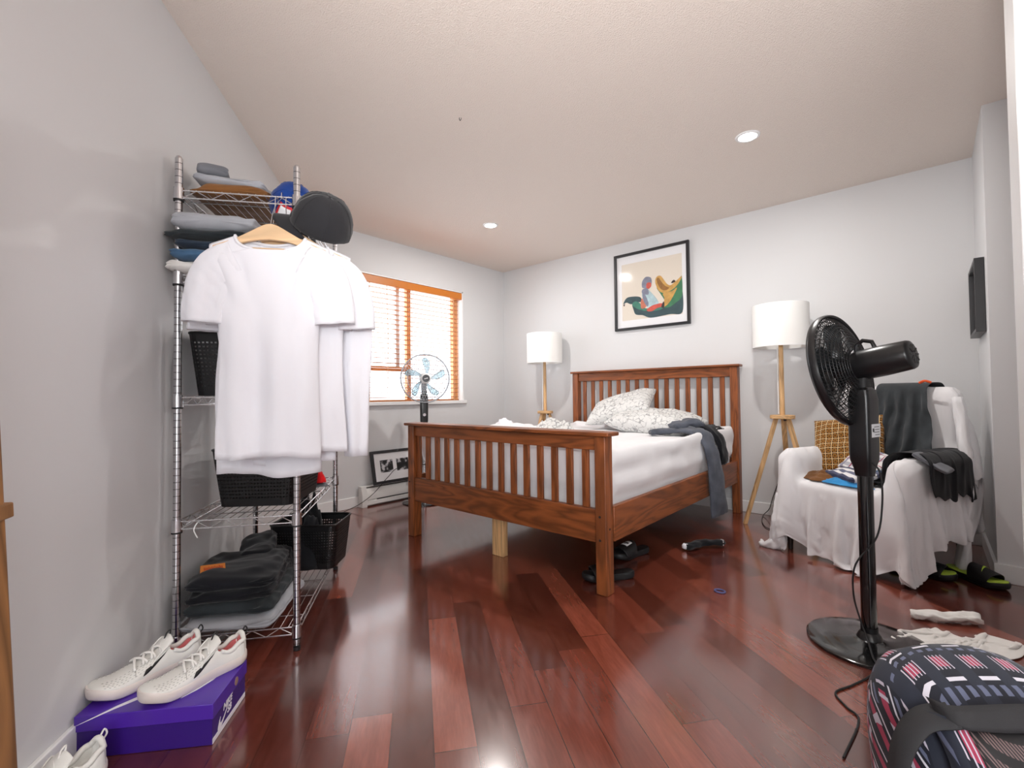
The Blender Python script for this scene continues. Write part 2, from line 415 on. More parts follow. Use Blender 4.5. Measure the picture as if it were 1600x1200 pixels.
# ------------------------------------------------------------------ materials of the things
def wood(name, c, axis, dark=0.45, rough=0.42, sc=7.0):
    st = {'x': (0.12, 1, 1), 'y': (1, 0.12, 1), 'z': (1, 1, 0.12)}[axis]
    m = mat(name, c, rough, stretch=st); g = NG(m)
    mp = [n for n in g.nt.nodes if n.type == 'MAPPING'][0]
    oi = g.n('ShaderNodeObjectInfo'); cb = g.n('ShaderNodeVectorMath', operation='ADD')
    rv = g.n('ShaderNodeCombineXYZ'); 
    for i in range(3): g.link(g.m('MULTIPLY', oi.outputs['Random'], 13.0 + 5 * i), rv.inputs[i])
    g.link(mp.outputs[0], cb.inputs[0]); g.link(rv.outputs[0], cb.inputs[1])
    n1 = g.n('ShaderNodeTexNoise'); n1.inputs['Scale'].default_value = sc; n1.inputs['Detail'].default_value = 3; n1.inputs['Distortion'].default_value = 0.8
    g.link(cb.outputs[0], n1.inputs['Vector'])
    rings = g.m('FRACT', g.m('MULTIPLY', n1.outputs['Fac'], 9.0))
    rings = g.m('ABSOLUTE', g.m('SUBTRACT', rings, 0.5))
    n2 = g.n('ShaderNodeTexNoise'); n2.inputs['Scale'].default_value = sc * 9; n2.inputs['Detail'].default_value = 4; g.link(cb.outputs[0], n2.inputs['Vector'])
    f = g.m('ADD', g.m('MULTIPLY', rings, 1.1), g.m('MULTIPLY', n2.outputs['Fac'], 0.5))
    lo = tuple(v * (1 - dark) for v in c[:3]) + (1,); hi = tuple(min(1, v * 1.3) for v in c[:3]) + (1,)
    g.link(g.ramp(f, [(0.25, lo), (0.6, c), (0.95, hi)]), g.b.inputs['Base Color'])
    return m
BW = S(138, 76, 38)
W_x = wood('stained_pine_across', BW, 'x'); W_y = wood('stained_pine_along', BW, 'y'); W_z = wood('stained_pine_upright', BW, 'z')
P_x = wood('light_pine_across', S(214, 172, 122), 'x', 0.22); P_z = wood('light_pine_upright', S(212, 170, 120), 'z', 0.25)
H_w = wood('hanger_beech', S(226, 190, 148), 'x', 0.14, 0.4, 5)
M_black = mat('black_plastic', S(22, 22, 24), 0.3)
M_blackm = mat('black_matte', S(24, 24, 26), 0.6)
M_bgloss = mat('black_gloss', S(14, 14, 16), 0.12, coat=0.5)
M_chrome = mat('chrome', S(205, 205, 208), 0.18, 1.0)
def fabric(name, c, rough=0.9, weave=900, vary=None, sheen=0.15, subs=None):
    kw = dict(bump=(weave, 0.25, 0.0006), sheen=sheen)
    if vary: kw['vary'] = vary
    return mat(name, c, rough, 0, 0.2, **kw)
F_white = fabric('white_cotton', S(237, 237, 243))
F_sheet = fabric('white_sheet', S(235, 234, 236), vary=(2, 0.02))
F_off = fabric('offwhite_cotton', S(234, 231, 227))
F_shade = mat('lamp_shade_cloth', S(244, 243, 240), 0.8, subs=0.2)
F_black = fabric('black_cloth', S(26, 27, 31), vary=(8, 0.3))
F_char = fabric('charcoal_cloth', S(56, 60, 63), vary=(14, 0.22))
F_cap = fabric('cap_cloth', S(44, 44, 47), weave=1500)
F_jgrey = fabric('grey_denim', S(80, 84, 94), weave=1200, vary=(10, 0.35))
F_jblk = fabric('black_denim', S(17, 18, 23), weave=1200, vary=(8, 0.4))
F_jgrn = fabric('dark_green_denim', S(40, 45, 48), weave=1200, vary=(8, 0.4))
F_jnavy = fabric('navy_denim', S(40, 50, 64), weave=1200, vary=(9, 0.4))
F_jblue = fabric('blue_denim', S(62, 90, 118), weave=1200, vary=(9, 0.4))
F_lgrey = fabric('light_grey_cloth', S(160, 162, 168), vary=(7, 0.12))
F_mgrey = fabric('mid_grey_cloth', S(112, 114, 120), vary=(7, 0.2))
F_brown = fabric('brown_cotton', S(120, 80, 44), vary=(7, 0.25))
F_blue = fabric('blue_cap_cloth', S(24, 58, 128))
F_sky = fabric('sky_blue_cloth', S(62, 148, 210), vary=(9, 0.2))
F_red = fabric('red_cloth', S(214, 30, 34), vary=(20, 0.35))

def pattern_fabric(name, fn, rough=0.85):
    m = fabric(name, (1, 1, 1, 1), rough); g = NG(m)
    tc = [n for n in g.nt.nodes if n.type == 'TEX_COORD'][0]
    sx = g.n('ShaderNodeSeparateXYZ'); g.link(tc.outputs['Object'], sx.inputs[0])
    g.link(fn(g, sx.outputs[0], sx.outputs[1], sx.outputs[2], tc.outputs['Object']), g.b.inputs['Base Color'])
    return m
def band(g, c, per, a, b):
    f = g.m('FRACT', g.m('DIVIDE', c, per)); return g.m('MULTIPLY', g.m('GREATER_THAN', f, a), g.m('LESS_THAN', f, b))
def pf_floral(g, x, y, z, co):
    v = g.n('ShaderNodeTexVoronoi'); v.inputs['Scale'].default_value = 26; v.feature = 'DISTANCE_TO_EDGE'
    n = g.n('ShaderNodeTexNoise'); n.inputs['Scale'].default_value = 14; n.inputs['Detail'].default_value = 5; n.inputs['Distortion'].default_value = 2
    g.link(co, v.inputs[0]); g.link(co, n.inputs['Vector'])
    f = g.m('ADD', g.m('MULTIPLY', v.outputs['Distance'], 2.0), n.outputs['Fac'])
    return g.ramp(f, [(0.42, S(150, 150, 151)), (0.56, S(188, 188, 187)), (0.68, S(222, 222, 220))])
F_floral = pattern_fabric('grey_floral_cotton', pf_floral)
def pf_dots(g, x, y, z, co):
    v = g.n('ShaderNodeTexVoronoi'); v.inputs['Scale'].default_value = 60; g.link(co, v.inputs[0])
    return g.mix(g.m('LESS_THAN', v.outputs['Distance'], 0.22), S(22, 22, 24), S(215, 215, 215))
F_dots = pattern_fabric('black_dotted_cloth', pf_dots)
def pf_retro(g, x, y, z, co):
    per = 0.034
    fx = g.m('SUBTRACT', g.m('FRACT', g.m('DIVIDE', x, per)), 0.5); fy = g.m('SUBTRACT', g.m('FRACT', g.m('DIVIDE', y, per)), 0.5)
    r = g.m('SQRT', g.m('ADD', g.m('MULTIPLY', fx, fx), g.m('MULTIPLY', fy, fy)))
    c = g.mix(g.m('LESS_THAN', r, 0.36), S(74, 48, 22), S(152, 102, 42))
    c = g.mix(g.m('LESS_THAN', r, 0.14), c, S(96, 66, 30))
    ax = g.m('ABSOLUTE', fx); ay = g.m('ABSOLUTE', fy)
    return g.mix(g.m('GREATER_THAN', g.m('MAXIMUM', ax, ay), 0.44), c, S(222, 190, 140))
F_retro = pattern_fabric('retro_brown_print', pf_retro)
def pf_plaid(g, x, y, z, co):
    c = g.mix(band(g, x, 0.11, 0.1, 0.3), S(226, 224, 224), S(150, 150, 168))
    c = g.mix(g.m('MULTIPLY', band(g, y, 0.10, 0.15, 0.4), 0.6), c, S(130, 132, 150))
    c = g.mix(band(g, x, 0.11, 0.6, 0.65), c, S(150, 40, 70)); return g.mix(band(g, y, 0.10, 0.7, 0.75), c, S(150, 40, 70))
F_plaid = pattern_fabric('white_plaid_cloth', pf_plaid)
def pf_stripe(g, x, y, z, co):
    c = g.mix(band(g, y, 0.05, 0.0, 0.5), S(232, 230, 230), S(104, 108, 132))
    return g.mix(band(g, y, 0.10, 0.0, 0.3), c, S(72, 76, 102))
F_stripe = pattern_fabric('navy_white_stripe_cloth', pf_stripe)
def pf_bag(g, x, y, z, co):
    z = g.m('SUBTRACT', z, g.m('MULTIPLY', y, 0.9))
    c = S(38, 42, 54)
    c = g.mix(band(g, x, 0.066, 0.0, 0.55), c, S(28, 30, 40))
    c = g.mix(g.m('MULTIPLY', band(g, x, 0.066, 0.10, 0.46), band(g, z, 0.058, 0.1, 0.40)), c, S(158, 56, 82))
    c = g.mix(g.m('MULTIPLY', band(g, x, 0.0082, 0.0, 0.30), g.m('MULTIPLY', band(g, z, 0.058, 0.05, 0.46), band(g, x, 0.066, 0.0, 0.55))), c, S(188, 182, 196))
    c = g.mix(g.m('MULTIPLY', band(g, z, 0.058, 0.60, 0.68), band(g, x, 0.066, 0.0, 0.55)), c, S(206, 204, 214))
    return g.mix(g.m('MULTIPLY', band(g, z, 0.058, 0.78, 0.90), band(g, x, 0.022, 0.0, 0.5)), c, S(96, 102, 126))
F_bag = pattern_fabric('dark_plaid_cloth', pf_bag, 0.7)

# ------------------------------------------------------------------ blinds in the window
M_slat = mat('blind_slat_wood', S(176, 112, 66), 0.4, vary=(3, 0.12), stretch=(1, 0.1, 1))
M_val = mat('valance_wood', S(206, 122, 42), 0.4, vary=(4, 0.15), stretch=(1, 0.08, 1))
bl = thing('window_blind', 'wooden venetian blind with an orange-brown valance, hanging open in the window', 'blind', (-0.03, 0, 0))
MB().box(-0.035, 0.022, WY0 + 0.014, WY1 - 0.006, WZ1 - 0.085, WZ1 - 0.014).build('valance', M_val, bl, bevel=0.004)
sy0, sy1 = WY0 + 0.02, WY1 - 0.055
s0 = None
zt = WZ1 - 0.115; n_sl = 23
for i in range(n_sl):
    z = zt - i * 0.0468
    if s0 is None:
        s0 = MB().obox((0, (sy0 + sy1) / 2, 0), (0.0180, 0, 0.0030), (0, (sy1 - sy0) / 2, 0), (-0.0002, 0, 0.0014)).build('slat', M_slat, bl, bevel=0.0008, segs=1); s0.location = (-0.01, 0, z)
    else:
        c = s0.copy(); COL.objects.link(c); c.parent = bl; c.location = (-0.01, 0, z)
zb = zt - n_sl * 0.0468 + 0.012
MB().box(-0.034, 0.014, sy0, sy1, zb - 0.012, zb + 0.010).build('bottom_rail', M_slat, bl, bevel=0.003)
M_tape = mat('ladder_tape', S(220, 176, 140), 0.8)
for y in (-1.80, -1.33, -0.78):
    MB().box(0.0150, 0.0155, y - 0.004, y + 0.004, zb, WZ1 - 0.08).box(-0.0355, -0.035, y - 0.004, y + 0.004, zb, WZ1 - 0.08).build('ladder_cord', M_tape, bl, smooth=False)
MB().tube(bez([(0.024, -1.62, 2.02), (0.026, -1.61, 1.5), (0.025, -1.615, 1.05)], 4), 0.0035, 6).build('tilt_wand', M_tape, bl)
MB().tube(bez([(0.024, -0.755, 2.02), (0.024, -0.75, 1.4), (0.026, -0.757, 1.22)], 4), 0.0015, 5).lathe([(0.0, 0), (0.008, -0.004), (0.006, -0.03), (0.002, -0.035)], 10, (0.026, -0.757, 1.22)).build('pull_cord', M_tape, bl)

# ------------------------------------------------------------------ baseboard heater and the framed photos leaning on it
M_htr = mat('heater_enamel', S(226, 225, 222), 0.35)
M_slot = mat('heater_slot', S(60, 58, 58), 0.6)
ht = thing('baseboard_heater', 'white electric baseboard heater on the floor under the window', 'heater', (0.0145, 0, 0))
HY0, HY1 = -1.935, -0.95
prof = [(0.0, 0.012), (0.060, 0.012), (0.064, 0.018), (0.064, 0.046), (0.056, 0.05), (0.056, 0.060), (0.064, 0.064), (0.066, 0.11), (0.048, 0.150), (0.044, 0.158), (0.03, 0.160), (0.03, 0.168), (0.046, 0.172), (0.046, 0.178), (0.0, 0.178)]
MB().prism(prof, (0, HY0 + 0.05, 0), (1, 0, 0), (0, 0, 1), (0, HY1 - HY0 - 0.1, 0)).build('casing', M_htr, ht, angle=30)
for a, b in ((HY0, HY0 + 0.05), (HY1 - 0.05, HY1)):
    MB().prism([(0, 0), (0.068, 0), (0.068, 0.115), (0.05, 0.162), (0.05, 0.18), (0, 0.18)], (0, a, 0), (1, 0, 0), (0, 0, 1), (0, b - a, 0)).build('end_cap', M_htr, ht, bevel=0.002)
MB().box(0.0562, 0.0568, HY0 + 0.15, HY1 - 0.06, 0.0505, 0.0595).build('outlet_slot', M_slot, ht, smooth=False)
MB().box(0.031, 0.0315, HY0 + 0.06, HY1 - 0.06, 0.160, 0.168).build('top_slot', M_slot, ht, smooth=False)

M_frame = mat('black_frame', S(34, 34, 37), 0.4)
M_matb = mat('mat_board', S(236, 236, 238), 0.8)
M_paper = mat('print_paper', S(226, 216, 202), 0.7)
M_picgl = bpy.data.materials.new('picture_glass'); M_picgl.use_nodes = True; mk_glass(M_picgl, 1.5, 0.08)
def photo_mat(name, seed):
    m = mat(name, (0.5, 0.5, 0.5, 1), 0.6); g = NG(m); tc = [n for n in g.nt.nodes if n.type == 'TEX_COORD'][0]
    n = g.n('ShaderNodeTexNoise', noise_dimensions='4D'); n.inputs['W'].default_value = seed; n.inputs['Scale'].default_value = 22; n.inputs['Detail'].default_value = 3
    g.link(tc.outputs['Object'], n.inputs['Vector'])
    g.link(g.ramp(n.outputs['Fac'], [(0.44, S(22, 22, 24)), (0.5, S(70, 70, 74)), (0.56, S(190, 190, 195)), (0.7, S(235, 235, 235))]), g.b.inputs['Base Color'])
    return m
def frame_box(mb, w, h, fw, t):
    """frame in the local xz plane facing -y, centre at the bottom edge, back at y=0"""
    return mb.box(-w / 2, -w / 2 + fw, -t, 0, 0, h).box(w / 2 - fw, w / 2, -t, 0, 0, h).box(-w / 2 + fw, w / 2 - fw, -t, 0, 0, fw).box(-w / 2 + fw, w / 2 - fw, -t, 0, h - fw, h)
ff = thing('photo_frame', 'black framed pair of small black-and-white photos leaning on the heater', 'picture frame', (0.077, -1.545, 0.1795), PI / 2)
ff.rotation_euler = (math.radians(-12), 0, PI / 2)
# tilt so the top rests against the wall; one corner sits lower, as in the photo
w_, h_ = 0.56, 0.30
frame_box(MB(), w_, h_, 0.026, 0.022).build('frame', M_frame, ff, bevel=0.0015)
MB().box(-w_ / 2 + .02, w_ / 2 - .02, -0.010, -0.006, 0.02, h_ - .02).build('mat_board', M_matb, ff, smooth=False)
MB().box(-0.192, -0.058, -0.0108, -0.0102, 0.100, 0.212).build('photo_print', photo_mat('bw_photo_a', 1.3), ff, smooth=False)
MB().box(-0.018, 0.116, -0.0108, -0.0102, 0.100, 0.212).build('photo_print', photo_mat('bw_photo_b', 7.7), ff, smooth=False)

# ------------------------------------------------------------------ framed picture on the headboard wall
px0, px1, pz0, pz1 = 1.505, 2.242, 1.583, 2.325
pw, ph = px1 - px0, pz1 - pz0
pf = thing('framed_picture', 'square black framed print of a child sitting on a green creature, hung above the bed', 'picture', ((px0 + px1) / 2, -0.0005, pz0))
frame_box(MB(), pw, ph, 0.024, 0.030).build('frame', M_frame, pf, bevel=0.0015)
MB().box(-pw / 2 + .02, pw / 2 - .02, -0.012, -0.006, 0.02, ph - .02).build('mat_board', M_matb, pf, smooth=False)
def flat_parts(name, parent, items, y0, dz=0.00025):
    """one mesh of coloured flat shapes, each with its own material slot, facing -y"""
    me = bpy.data.meshes.new(name); vs = []; fs = []; mi = []; ms = []
    for k, (poly, m) in enumerate(items):
        if m not in ms: ms.append(m)
        o = len(vs); y = y0 - dz * k
        vs += [(a, y, b) for a, b in poly]; fs.append(tuple(range(o, o + len(poly)))); mi.append(ms.index(m))
    me.from_pydata(vs, [], fs)
    for m in ms: me.materials.append(m)
    for p, i in zip(me.polygons, mi): p.material_index = i
    bm = bmesh.new(); bm.from_mesh(me); bmesh.ops.triangulate(bm, faces=bm.faces); bm.to_mesh(me); bm.free()
    ob = bpy.data.objects.new(name, me); COL.objects.link(ob); ob.parent = parent; return ob
def smooth_poly(pts, n=6):
    P = [Vector((p[0], p[1], 0)) for p in pts]; out = []; k = len(P)
    for i in range(k):
        a, b, c, d = P[i - 1], P[i], P[(i + 1) % k], P[(i + 2) % k]
        for j in range(n):
            t = j / n
            q = 0.5 * ((2 * b) + (c - a) * t + (2 * a - 5 * b + 4 * c - d) * t * t + (3 * b - a - 3 * c + d) * t ** 3); out.append((q.x, q.y))
    return out
A = lambda n, r, g_, b: mat('print_' + n, S(r, g_, b), 0.7, vary=(30, 0.18))
ink = dict(teal=A('teal', 66, 128, 110), dteal=A('dark_teal', 52, 78, 84), gold=A('gold', 200, 156, 84), dgold=A('dark_gold', 150, 104, 48), grey=A('grey', 128, 132, 150),
           skin=A('skin', 196, 116, 92), pale=A('pale_blue', 176, 202, 208), red=A('coral', 200, 84, 70), dark=A('dark', 54, 40, 40), green=A('green', 60, 120, 84))
# picture coordinates 0..1 inside the print window
ix0, ix1, iz0, iz1 = -pw / 2 + 0.075, pw / 2 - 0.068, 0.095, ph - 0.10
def PX(pts, sm=True):
    q = [(ix0 + (ix1 - ix0) * a, iz0 + (iz1 - iz0) * b) for a, b in pts]; return smooth_poly(q) if sm else q
items = [(PX([(0, 0), (1, 0), (1, 1), (0, 1)], False), M_paper),
    (PX([(.02, .30), (.08, .40), (.20, .41), (.32, .38), (.34, .30), (.24, .30), (.16, .28), (.08, .32)]), ink['dteal']),
    (PX([(.02, .28), (.05, .30), (.04, .26)]), ink['dark']),
    (PX([(.18, .28), (.24, .33), (.33, .24), (.42, .17), (.60, .18), (.70, .15), (.80, .22), (.92, .30), (.995, .42), (.995, .03), (.80, .02), (.50, .00), (.36, .06), (.24, .09), (.20, .18)]), ink['dteal']),
    (PX([(.18, .27), (.23, .32), (.31, .28), (.40, .18), (.50, .16), (.60, .18), (.70, .14), (.60, .11), (.44, .12), (.32, .16), (.24, .20)]), ink['teal']),
    (PX([(.70, .15), (.72, .26), (.66, .38), (.60, .50), (.72, .46), (.86, .46), (.94, .52), (.995, .62), (.995, .30), (.90, .20), (.80, .14)]), ink['green']),
    (PX([(.70, .17), (.72, .30), (.70, .38), (.84, .40), (.92, .44), (.84, .28), (.76, .18)]), ink['gold']),
    (PX([(.575, .60), (.60, .68), (.66, .69), (.70, .64), (.76, .54), (.82, .50), (.90, .55), (.995, .62), (.97, .55), (.90, .46), (.80, .40), (.70, .39), (.62, .46)]), ink['gold']),
    (PX([(.60, .62), (.63, .66), (.68, .58), (.74, .50), (.80, .46), (.74, .43), (.66, .47)]), ink['dgold']),
    (PX([(.83, .54), (.87, .58), (.90, .55), (.86, .53)]), ink['dark']),
    (PX([(.34, .18), (.33, .30), (.37, .36), (.44, .30), (.42, .20)]), ink['skin']),
    (PX([(.36, .36), (.36, .47), (.44, .50), (.50, .44), (.60, .30), (.62, .22), (.50, .16), (.42, .22)]), ink['pale']),
    (PX([(.36, .44), (.40, .42), (.46, .26), (.44, .20), (.38, .30)]), ink['grey']),
    (PX([(.44, .16), (.54, .21), (.68, .22), (.70, .17), (.60, .15), (.52, .11), (.44, .12)]), ink['red']),
    (PX([(.67, .16), (.70, .24), (.72, .22), (.71, .14)]), ink['dark']),
    (PX([(.36, .54), (.36, .64), (.42, .71), (.50, .69), (.52, .62), (.50, .53), (.42, .52)]), ink['grey']),
    (PX([(.43, .52), (.44, .60), (.50, .60), (.51, .54), (.47, .50)]), ink['red']),
    (PX([(.36, .44), (.36, .50), (.42, .52), (.46, .49), (.46, .40)]), ink['grey'])]
flat_parts('print', pf, items, -0.0125)
pane_quad(MB(), (-pw / 2 + .022, -.021, .022), (pw - .044, 0, 0), (0, 0, ph - .044)).build('glass_pane', M_picgl, pf, smooth=False, fix=False)

# frame on the side of the column, seen nearly edge-on
cf = thing('framed_picture', 'thin black framed picture seen edge-on on the side of the wall column', 'picture', (4.034, -0.36, 1.285), -PI / 2)
frame_box(MB(), 0.46, 0.40, 0.02, 0.04).build('frame', M_frame, cf, bevel=0.0015)
MB().box(-0.21, 0.21, -0.015, -0.008, 0.02, 0.38).build('mat_board', M_matb, cf, smooth=False)

# switch plate on the casing at the right edge
sw = thing('light_switch', 'white light switch on the door casing at the right edge of the photo', 'switch', (3.98, -2.53, 1.16))
MB().box(0, 0.042, -0.006, -0.0005, -0.055, 0.06).build('plate', M_white, sw, bevel=0.002)
MB().box(0.008, 0.034, -0.011, -0.006, -0.01, 0.035).build('rocker', M_white, sw, bevel=0.002)
for z in (-0.03, -0.045):
    MB().box(0.006, 0.016, -0.0075, -0.006, z - .003, z + .003).build('slot', M_slot, sw, smooth=False)

# ------------------------------------------------------------------ bed
bed = thing('wooden_bed', 'reddish-brown wooden slatted bed with tall headboard against the right wall', 'bed', (1.84, -1.1, 0))
def bpart(name, x0, x1, y0, y1, z0, z1, m, bv=0.004, par=bed):
    return MB().box(x0 - 1.84, x1 - 1.84, y0 + 1.1, y1 + 1.1, z0, z1).build(name, m, par, bevel=bv)
fp = [bpart('post', 1.047, 1.108, -2.155, -2.085, 0, 0.766, W_z), bpart('post', 2.562, 2.622, -2.155, -2.085, 0, 0.766, W_z)]
hp = [bpart('post', 1.045, 1.108, -0.10, -0.035, 0, 1.183, W_z), bpart('post', 2.582, 2.642, -0.10, -0.035, 0, 1.183, W_z)]
bpart('top_cap', 1.030, 2.652, -2.178, -2.068, 0.7665, 0.786, W_x, 0.005)
bpart('top_cap', 1.028, 2.662, -0.118, -0.022, 1.1835, 1.203, W_x, 0.005)
bpart('top_rail', 1.1085, 2.5615, -2.140, -2.108, 0.694, 0.766, W_x); bpart('bottom_rail', 1.1085, 2.5615, -2.145, -2.108, 0.245, 0.406, W_x)
bpart('top_rail', 1.1085, 2.5815, -0.085, -0.05, 1.104, 1.183, W_x); bpart('bottom_rail', 1.1085, 2.5815, -0.085, -0.05, 0.26, 0.44, W_x)
sl = bpart('slat', 1.84 - .019, 1.84 + .019, -1.1 - .008, -1.1 + .008, 0.4065, 0.6935, W_z, 0.002); sl.location = (1.135 - 1.84, -2.122 + 1.1, 0)
for i in range(1, 15):
    c = sl.copy(); COL.objects.link(c); c.parent = bed; c.location = (1.135 + 0.0969 * i - 1.84, -2.122 + 1.1, 0)
sl = bpart('slat', 1.84 - .019, 1.84 + .019, -1.1 - .008, -1.1 + .008, 0.4405, 1.1035, W_z, 0.002); sl.location = (1.174 - 1.84, -0.067 + 1.1, 0)
for i in range(1, 15):
    c = sl.copy(); COL.objects.link(c); c.parent = bed; c.location = (1.174 + 0.0957 * i - 1.84, -0.067 + 1.1, 0)
bpart('side_rail', 2.600, 2.628, -2.0845, -0.100, 0.248, 0.42, W_y); bpart('side_rail', 1.050, 1.076, -2.0845, -0.100, 0.248, 0.42, W_y)
bpart('slat_base', 1.09, 2.60, -2.08, -0.11, 0.262, 0.284, P_x, 0)
for p, x, z in ((fp[1], 2.588, .375), (fp[1], 2.588, .262), (fp[0], 1.066, .375), (fp[0], 1.066, .262)):
    MB().cyl((x - 1.84, -2.1565 + 1.1, z), (x - 1.84, -2.150 + 1.1, z), 0.006).build('bolt', M_blackm, p)
MB().cyl((2.6165 - 1.84, -2.12 + 1.1, .315), (2.623 - 1.84, -2.12 + 1.1, .315), 0.006).build('bolt', M_blackm, fp[1])
bpart('center_leg', 1.775, 1.865, -2.065, -2.022, 0, 0.2615, P_z, 0.003); bpart('center_leg', 1.775, 1.865, -0.95, -0.907, 0, 0.2615, P_z, 0.003)

# mattress with a loose fitted sheet, relaxed over it
mt = thing('mattress', 'thick mattress on the wooden bed under a creased white fitted sheet', 'mattress', (1.84, -1.08, 0.285))
mx, my, mh = 0.728, 0.955, 0.355
MB().box(-mx, mx, -my, my, 0, mh).build('mattress_core', F_white, mt, bevel=0.05, segs=4)
def sheet_start(nx, ny, A_, B_, z0, drop, fa, fb, H):
    """grid in the square, inner part over the footprint, outer part hanging down"""
    P = np.zeros((nx, ny, 3))
    for i in range(nx):
        for j in range(ny):
            p = -1 + 2 * i / (nx - 1); q = -1 + 2 * j / (ny - 1)
            cx = max(-fa, min(fa, p)) / fa * A_; cy = max(-fb, min(fb, q)) / fb * B_
            ox = max(0, abs(p) - fa) / (1 - fa); oy = max(0, abs(q) - fb) / (1 - fb); o = max(ox, oy)
            d = drop(cx, cy, p, q) * o
            P[i, j] = (cx + math.copysign(min(ox, 1) * 0.02, p), cy + math.copysign(min(oy, 1) * 0.02, q), H(cx, cy) - d)
    return P
nx, ny = 84, 100
P0 = sheet_start(nx, ny, mx + .008, my + .008, 0, lambda a, b, p, q: 0.30, 0.82, 0.86, lambda a, b: mh + 0.012)
rng = np.random.RandomState(4)
P0[..., 2] += 0.002 * rng.rand(nx, ny)
for i in range(nx):
    for j in range(ny):
        P0[i, j, 2] += .02 * max(0, fbm(i * .045, j * .06, 3.3, 1.0, 2)) * (8 < i < nx - 9) * (8 < j < ny - 9)
pins = np.zeros((nx, ny), bool); pins[0] = pins[-1] = True; pins[:, 0] = pins[:, -1] = True
sdm = lambda X: np.minimum(sd_rbox(X, (0, 0, mh / 2), (mx, my, mh / 2), 0.05), -np.where(X[:, 2] < .14, sd_rbox(X, (0, 0, 0.2), (mx + .028, my + .03, 0.6), 0.02), sd_rbox(X, (0, 0, 0.2), (mx + .040, my + .03, 0.6), 0.02)))
rest = P0.copy()
# extra cloth on the right-hand side and towards the foot gives the long sagging folds
fx = 1.0 + 0.075 * np.clip((P0[..., 0] + mx) / (2 * mx), 0, 1)
rest[..., 0] *= 1.05; rest[..., 1] *= 1.03; rest[..., 2] *= 1.22
P1 = relax_cloth(P0, sdm, steps=110, iters=8, pins=pins, fric=0.25, thick=0.004, rest=rest, bend=0.5)
# long soft folds sweeping along the sides
for i in range(nx):
    for j in range(ny):
        x, y, z = P1[i, j]
        side = sstep(mx - .05, mx + .0, abs(x)) * sstep(.10, .17, z) * (1 - sstep(mh - .03, mh + .02, z) * .5)
        ph = z * 52 + 5.5 * math.sin(y * 2.3 + .6) + 1.6 * fbm(y * 1.4, z * 3, 2.2, 1.0, 2)
        rg_ = (1 - abs(math.sin(ph * .5))) ** 1.6
        P1[i, j, 0] += math.copysign(.014 * rg_ * side, x)
        tp = sstep(mh - .02, mh + .0, z); P1[i, j, 2] += tp * .010 * (1 - abs(fbm(x * 2.2 + y, y * 1.6, 4.4, 1.0, 3)) * 2.2)
npgrid(MB(), P1).build('fitted_sheet', F_sheet, mt, angle=180, sub=1)

# ------------------------------------------------------------------ pillows and bedding
def pillow(name, label, m, w, d, h, loc, rot, seed, cat='pillow', group=None):
    n = 30; top = []; rows = []
    for side in (1, -1):
        G = []
        for i in range(n + 1):
            r = []
            for j in range(n + 1):
                u = -1 + 2 * i / n; v = -1 + 2 * j / n
                e_ = (1 - abs(u) ** 3.2) * (1 - abs(v) ** 3.2); t = max(0, e_) ** 0.55
                pin = 1 - 0.07 * (1 - abs(u)) ** 0.5 * abs(v) ** 4; pin2 = 1 - 0.07 * (1 - abs(v)) ** 0.5 * abs(u) ** 4
                z = side * h / 2 * t
                z += 0.018 * fbm(u * 1.5 + seed, v * 1.5, seed, 1.6) * t + 0.006 * fbm(u * 4, v * 4 + seed, seed + side, 2) * t
                r.append((u * w / 2 * pin2, v * d / 2 * pin, z))
            G.append(r)
        rows.append(G)
    mb = MB(); mb.grid(rows[0]); mb.grid(rows[1])
    o = mb.build(name, m, angle=180, sub=1)
    bm = bmesh.new(); bm.from_mesh(o.data); bmesh.ops.remove_doubles(bm, verts=bm.verts, dist=0.0008); bmesh.ops.recalc_face_normals(bm, faces=bm.faces); bm.to_mesh(o.data); bm.free()
    for p in o.data.polygons: p.use_smooth = True
    o.location = loc; o.rotation_euler = [math.radians(a) for a in rot]
    return tag(o, label, cat, group)
pillow('pillow', 'grey floral pillow lying on the white sheet, right of and below the other one', F_floral, 0.74, 0.46, 0.19, (2.08, -0.42, 0.735), (8, 4, -3), 3)
pillow('pillow', 'grey floral pillow propped up higher and left of the other one', F_floral, 0.62, 0.44, 0.17, (1.70, -0.29, 0.855), (24, -14, 8), 9)

